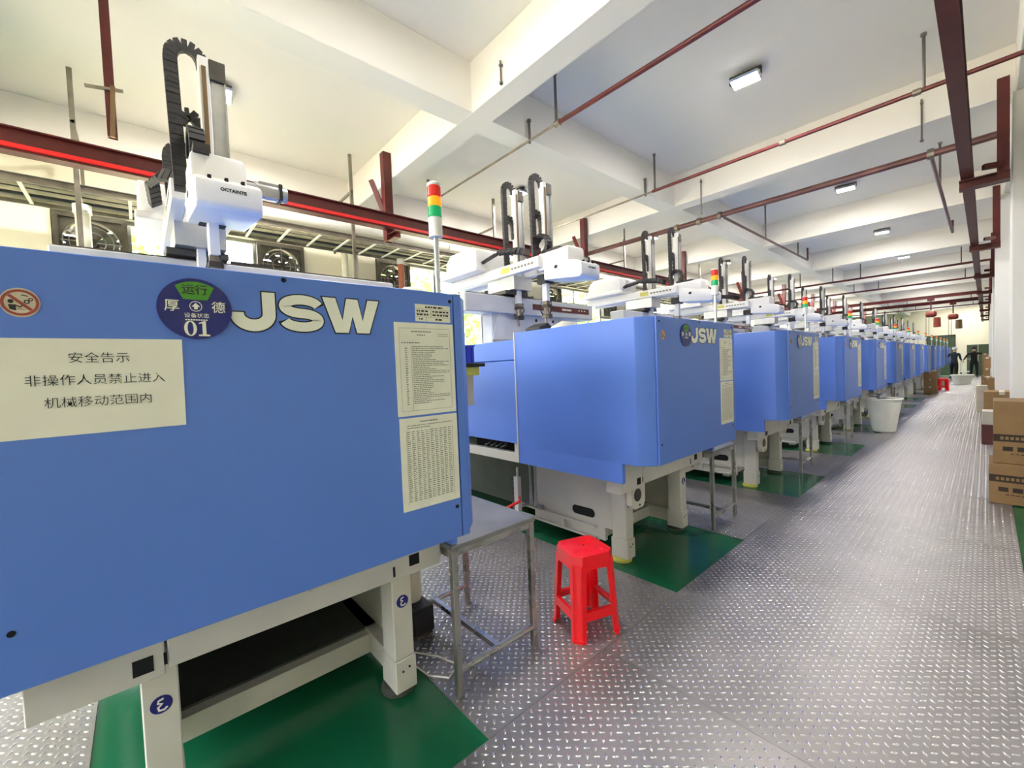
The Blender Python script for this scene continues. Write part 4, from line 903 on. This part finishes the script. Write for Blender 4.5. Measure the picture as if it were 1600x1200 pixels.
def carton(x0, x1, y0, y1, z0, z1, label, group, m=None, band=False, tape=True):
    o = empty('carton', ((x0 + x1) / 2, (y0 + y1) / 2, z0), label, 'box', group); p = Part(o, ((x0 + x1) / 2, (y0 + y1) / 2, z0))
    p(MB().box(x0, x1, y0, y1, z0, z1), 'carton_body', m or M_card, bevel=0.004)
    h = z1 - z0
    if tape: p(MB().box((x0 + x1) / 2 - 0.03, (x0 + x1) / 2 + 0.03, y0 - 0.001, y1 + 0.001, z1 - 0.05, z1 + 0.001), 'packing_tape', M_cardpale)
    if band:
        zb = z0 + 0.20 * 1.0; d = p(MB().box(x0 + 0.001, x1 - 0.001, y0 - 0.0015, y0, zb, zb + 0.065), 'printed_band', M_cardband, smooth=0)
        d2 = p(MB().box(x0 - 0.0015, x0, y0, y1, zb, zb + 0.065), 'printed_band', M_cardband, smooth=0)
        k = MB()
        for q in range(9): k.box(x0 + 0.04 + q * 0.03, x0 + 0.04 + q * 0.03 + 0.02, y0 - 0.003, y0 - 0.0015, zb + 0.018, zb + 0.045)
        p(k, 'band_print', M_card, d, smooth=0)
        for q in range(3): p(MB().box(x0 + 0.055 + q * 0.085, x0 + 0.055 + q * 0.085 + 0.06, y0 - 0.0015, y0, z0 + 0.115, z0 + 0.155), 'handling_mark', M_cardband, smooth=0)
        k = MB()
        for q in range(10): k.box(x0 + 0.10 + q * 0.03, x0 + 0.10 + q * 0.03 + 0.022, y0 - 0.0012, y0, z0 + 0.085, z0 + 0.092)
        p(k, 'small_print', M_cardband, smooth=0)
    return o
G = 'cartons along the columns'
carton(0.018, 0.56, 5.8, 6.25, 0.008, 0.372, 'brown carton with dark printed band at the bottom of the nearest stack', G, band=True)
carton(0.045, 0.56, 5.83, 6.26, 0.375, 0.940, 'tall brown carton with dark printed band on top of the nearest stack', G, band=True)
carton(-0.03, 0.42, 10.3, 10.75, 0.008, 0.40, 'brown carton at the bottom of the second stack beside the columns', G)
carton(-0.025, 0.36, 10.3, 10.75, 0.402, 0.74, 'brown carton on top of the second stack beside the columns', G)
carton(-0.05, 0.10, 9.4, 9.8, 0.008, 0.30, 'small dark red carton in front of the second stack', G, M_rust, tape=False)
carton(-0.04, 0.16, 9.42, 9.78, 0.302, 0.50, 'pale paper carton lying on the small dark red one', G, M_cardpale, tape=False)
carton(-0.16, 0.02, 14.6, 15.0, 0.008, 0.60, 'pale upright carton standing past the second stack', G, M_cardpale)
carton(0.03, 0.30, 14.15, 14.55, 0.008, 0.80, 'tall brown carton between the second stack and the pale one', G)
for q, (x, y, z0, z1) in enumerate([(-0.06, 17.2, 0.008, 0.4), (-0.04, 17.2, 0.402, 0.7), (-0.08, 20.6, 0.008, 0.42), (-0.06, 20.6, 0.422, 0.84), (-0.05, 20.6, 0.842, 1.2), (-0.13, 25.5, 0.008, 0.45), (-0.11, 25.5, 0.452, 0.9), (-0.11, 25.5, 0.902, 1.3)]):
    carton(x, x + 0.15, y, y + 0.4, z0, z1, 'brown carton in the far column of stacks, %s piece counted from the pale carton' % ordn[q], G)
G2 = 'cartons in front of the ninth machine'
for q in range(3): carton(-1.44, -1.12, 20.3, 20.9, 0.008 + 0.258 * q, 0.264 + 0.258 * q, '%s brown carton of the stack by the small red stool' % ['bottom', 'middle', 'top'][q], G2)
for q, (x, y) in enumerate([(-0.75, 36.3), (-0.3, 36.3)]):
    for j in range(3): carton(x, x + 0.43, y, y + 0.5, 0.008 + 0.6 * j, 0.605 + 0.6 * j, 'dark green carton %s in the %s pile by the far wall' % (['low down', 'half way up', 'on top'][j], ['first', 'second'][q]), 'dark green cartons by the far wall', M_door, tape=False)

# small things in the first gap: parts stand with black tray and blue bin, transformer box, floor cable
ts = empty('parts_shelf', (-2.1, 1.3, 1.425), 'black shelf bracketed to the far side of the first machine, holding a blue bin', 'shelf'); p = Part(ts, (-2.1, 1.3, 1.425))
p(MB().box(-2.28, -1.98, 0.972, 1.545, 1.425, 1.447), 'tray', M_black, bevel=0.003)
for x in (-2.26, -2.01): p(MB().prism([(0.972, 1.18), (0.972, 1.425), (1.28, 1.425)][::-1], 'x', x - 0.006, x + 0.006), 'shelf_bracket', M_black)
p(MB().box(-2.24, -2.0, 1.30, 1.515, 1.375, 1.425), 'yellow_drawer', M_yellow, bevel=0.003)
p(MB().prism([(1.28, 1.20), (1.485, 1.20), (1.485, 1.375), (1.28, 1.375)], 'x', -2.03, -2.025), 'hanging_papers', M_cardpale, smooth=0)
bb = empty('parts_bin', (-2.1, 1.3, 1.447), 'bright blue ribbed plastic bin on the black tray', 'bin'); p = Part(bb, (-2.1, 1.3, 1.447))
q = MB(); B0, B1, C0, C1 = -2.22, -2.0, 1.26, 1.48
q.box(B0, B1, C0, C1, 1.447, 1.455).box(B0, B0 + .005, C0, C1, 1.455, 1.55).box(B1 - .005, B1, C0, C1, 1.455, 1.55).box(B0 + .005, B1 - .005, C0, C0 + .005, 1.455, 1.55).box(B0 + .005, B1 - .005, C1 - .005, C1, 1.455, 1.55)
p(q, 'bin_body', M_bluebin)
for k in range(6): p(MB().box(B1, B1 + 0.006, C0 + 0.008 + k * 0.0385, C0 + 0.016 + k * 0.0385, 1.455, 1.543), 'rib', M_bluebin)
p(MB().box(B1, B1 + 0.008, C0 - 0.002, C1 + 0.002, 1.543, 1.553), 'rim', M_bluebin)
BXX, BYY = -2.07, 1.06
tx = empty('floor_box', (-2.0, 1.05, 0.008), 'small black equipment box on the plates behind the first machine leg', 'box'); p = Part(tx, (-2.0, 1.05, 0.008))
p(MB().box(BXX - 0.10, BXX + 0.10, BYY - 0.06, BYY + 0.06, 0.02, 0.16), 'box_body', M_black, bevel=0.006); p(MB().box(BXX - 0.09, BXX + 0.09, BYY - 0.05, BYY + 0.05, 0.008, 0.02), 'feet_plate', M_darkmetal)
p(MB().lathe([(0.05, 0), (0.055, 0.03), (0.05, 0.2), (0.045, 0.21)], (BXX - 0.03, BYY - 0.0, 0.16), 14), 'pump_housing', M_pvc)
cbl = MB().tube([(-1.88, 0.93, 0.03), (-1.78, 1.02, 0.014), (-1.66, 1.06, 0.013), (-1.62, 0.98, 0.013), (-1.70, 0.92, 0.013), (-1.86, 0.90, 0.013)], 0.004, 6).build('floor_cable', M_pvc, None, loc=(-1.7, 1, 0.01)); tag(cbl, 'thin pale cable looped on the plates behind the first table leg', 'cable')
hs_ = MB().tube([(-3.6, 1.9, 0.25), (-3.2, 2.0, 0.12), (-2.9, 2.05, 0.14), (-2.65, 2.15, 0.24), (-2.58, 2.32, 0.3), (-2.66, 2.385, 0.3)], 0.012, 8).build('red_hose', M_redbar, None, loc=(-2.9, 2, 0.2)); tag(hs_, 'red hose running to the white water manifold of the second machine', 'hose')

# ------------------------------------------------------------------ two people far down the aisle
def person(loc, rz, joints, label, top, legs, hat):
    root = empty('person', loc, label, 'person'); root.rotation_euler = (0, 0, rz)
    me = bpy.data.meshes.new('body'); names = list(joints); idx = {n: i for i, n in enumerate(names)}
    E = [('pelvis', 'waist'), ('waist', 'chest'), ('chest', 'neck'), ('neck', 'chin'), ('chin', 'crown')]
    for s in 'lr': E += [('pelvis', 'hip' + s), ('hip' + s, 'knee' + s), ('knee' + s, 'ankle' + s), ('ankle' + s, 'toe' + s), ('chest', 'sh' + s), ('sh' + s, 'elb' + s), ('elb' + s, 'wri' + s), ('wri' + s, 'hand' + s)]
    me.from_pydata([joints[n][0] for n in names], [(idx[a], idx[b]) for a, b in E], [])
    ob = bpy.data.objects.new('body', me); COL.objects.link(ob)
    md = ob.modifiers.new('s', 'SKIN'); ob.modifiers.new('u', 'SUBSURF').levels = 2
    for i, n in enumerate(names): me.skin_vertices[0].data[i].radius = (joints[n][1], joints[n][2]); me.skin_vertices[0].data[i].use_root = (n == 'pelvis')
    dg = bpy.context.evaluated_depsgraph_get(); m2 = bpy.data.meshes.new_from_object(ob.evaluated_get(dg)); m2.name = 'body'
    ob.modifiers.clear(); ob.data = m2
    for m in (M_skin, top, legs, M_black): m2.materials.append(m)
    nz = joints['chin'][0][2]; pz = joints['pelvis'][0][2]; hands = [Vector(joints['handl'][0]), Vector(joints['handr'][0])]
    for pol in m2.polygons:
        c = pol.center; k = 1
        if c.z > nz - 0.05: k = 0
        elif min((c - h).length for h in hands) < 0.11: k = 0
        elif c.z < 0.07: k = 3
        elif c.z < pz + 0.03: k = 2
        pol.material_index = k; pol.use_smooth = True
    ob.parent = root
    hc = Vector(joints['crown'][0]); ce = (Vector(joints['chin'][0]) + hc) / 2
    h = MB(); h.lathe([(0.098, 0.0), (0.104, 0.05), (0.092, 0.10), (0.05, 0.135), (0.0, 0.14)], (ce.x, ce.y + 0.01, ce.z + 0.02), 16)
    if hat: h.box(ce.x - 0.07, ce.x + 0.07, ce.y - 0.17, ce.y - 0.08, ce.z + 0.03, ce.z + 0.045)
    h.build('cap' if hat else 'hair', M_hat if hat else M_hair, root)
    f = MB()
    for s in (-1, 1): f.lathe([(0.0, -0.006), (0.012, 0.0), (0.0, 0.006)], (ce.x + 0.033 * s, ce.y - 0.088, ce.z + 0.0), 8, 0, 'y')
    f.box(ce.x - 0.025, ce.x + 0.025, ce.y - 0.09, ce.y - 0.078, ce.z - 0.068, ce.z - 0.060).build('face_features', M_ink, root)
    MB().prism([(ce.x - 0.012, ce.y - 0.085), (ce.x, ce.y - 0.112), (ce.x + 0.012, ce.y - 0.085)], 'z', ce.z - 0.045, ce.z - 0.01).build('nose', M_skin, root)
    for s, w in (('l', 'handl'), ('r', 'handr')):
        hp = Vector(joints[w][0]); wr = Vector(joints['wri' + s][0]); d = (hp - wr).normalized(); sd = d.orthogonal().normalized()
        for q in range(4):
            o_ = sd * (q - 1.5) * 0.019; L = (0.062, 0.072, 0.068, 0.052)[q]
            MB().tube([hp + o_, hp + o_ + d * L * 0.55, hp + o_ + d * L + d.cross(sd) * 0.015], 0.009, 6, r2=0.006).build('finger', M_skin, root)
        MB().tube([hp - d * 0.03 - sd * 0.03, hp - sd * 0.055 + d * 0.01, hp - sd * 0.06 + d * 0.035], 0.010, 6, r2=0.007).build('thumb', M_skin, root)
    return root
def stand(h, arms, spread=0.09, step=0.0, lean=0.0):
    J = {}; s = h / 1.7
    J['pelvis'] = ((0, 0, 0.90 * s), 0.13 * s, 0.10 * s); J['waist'] = ((0, -lean * 0.4, 1.08 * s), 0.125 * s, 0.09 * s); J['chest'] = ((0, -lean * 0.8, 1.30 * s), 0.145 * s, 0.10 * s)
    J['neck'] = ((0, -lean, 1.45 * s), 0.055 * s, 0.055 * s); J['chin'] = ((0, -lean * 1.1 - 0.02, 1.53 * s), 0.068 * s, 0.08 * s); J['crown'] = ((0, -lean * 1.15 - 0.01, 1.65 * s), 0.075 * s, 0.09 * s)
    for q, n in ((-1, 'l'), (1, 'r')):
        J['hip' + n] = ((q * spread * s, 0, 0.84 * s), 0.095 * s, 0.095 * s); J['knee' + n] = ((q * spread * 1.1 * s, -q * step * 0.5 - 0.02, 0.47 * s), 0.062 * s, 0.065 * s)
        J['ankle' + n] = ((q * spread * 1.1 * s, -q * step + 0.02, 0.09 * s), 0.045 * s, 0.048 * s); J['toe' + n] = ((q * spread * 1.2 * s, -q * step - 0.13, 0.045 * s), 0.042 * s, 0.035 * s)
        J['sh' + n] = ((q * 0.185 * s, -lean * 0.8, 1.38 * s), 0.065 * s, 0.065 * s)
        e, w, hd = arms[n]
        J['elb' + n] = ((e[0] * s, e[1], e[2] * s), 0.047 * s, 0.047 * s); J['wri' + n] = ((w[0] * s, w[1], w[2] * s), 0.033 * s, 0.03 * s); J['hand' + n] = ((hd[0] * s, hd[1], hd[2] * s), 0.036 * s, 0.02 * s)
    return J
J1 = stand(1.62, {'l': ((-0.24, -0.03, 1.12), (-0.20, -0.25, 1.02), (-0.18, -0.32, 1.01)), 'r': ((0.30, -0.06, 1.20), (0.42, -0.20, 1.14), (0.47, -0.25, 1.14))}, lean=0.06)
person((-1.10, 31.5, 0.008), PI * 0.9, J1, 'person in dark navy work clothes and white cap, turned away beside the machines', M_cloth, M_cloth2, True)
J2 = stand(1.62, {'l': ((-0.32, -0.02, 1.18), (-0.42, -0.06, 0.98), (-0.43, -0.08, 0.91)), 'r': ((0.36, 0.0, 1.30), (0.52, -0.10, 1.22), (0.58, -0.14, 1.22))}, step=0.16)
person((-0.43, 33.6, 0.008), 0.15, J2, 'person in black with dark hair walking towards the white oval tub, one arm held out', M_cloth2, M_cloth2, False)
tr = empty('pallet_trolley', (-0.75, 34.2, 0.008), 'low pale trolley standing between the two people', 'trolley'); p = Part(tr, (-0.75, 34.2, 0.008))
p(MB().box(-0.98, -0.55, 34.0, 34.7, 0.28, 0.33), 'deck', M_white, bevel=0.01)
for x in (-0.93, -0.6):
    for y in (34.08, 34.62): p(MB().lathe([(0.10, -0.02), (0.10, 0.02)], (x, y, 0.108), 14, 0, 'x').box(x - 0.02, x + 0.02, y - 0.02, y + 0.02, 0.15, 0.28), 'wheel', M_black)
p(MB().tube([(-0.95, 34.68, 0.3), (-0.95, 34.8, 1.0), (-0.58, 34.8, 1.0), (-0.58, 34.68, 0.3)], 0.016, 8), 'push_handle', M_alu)
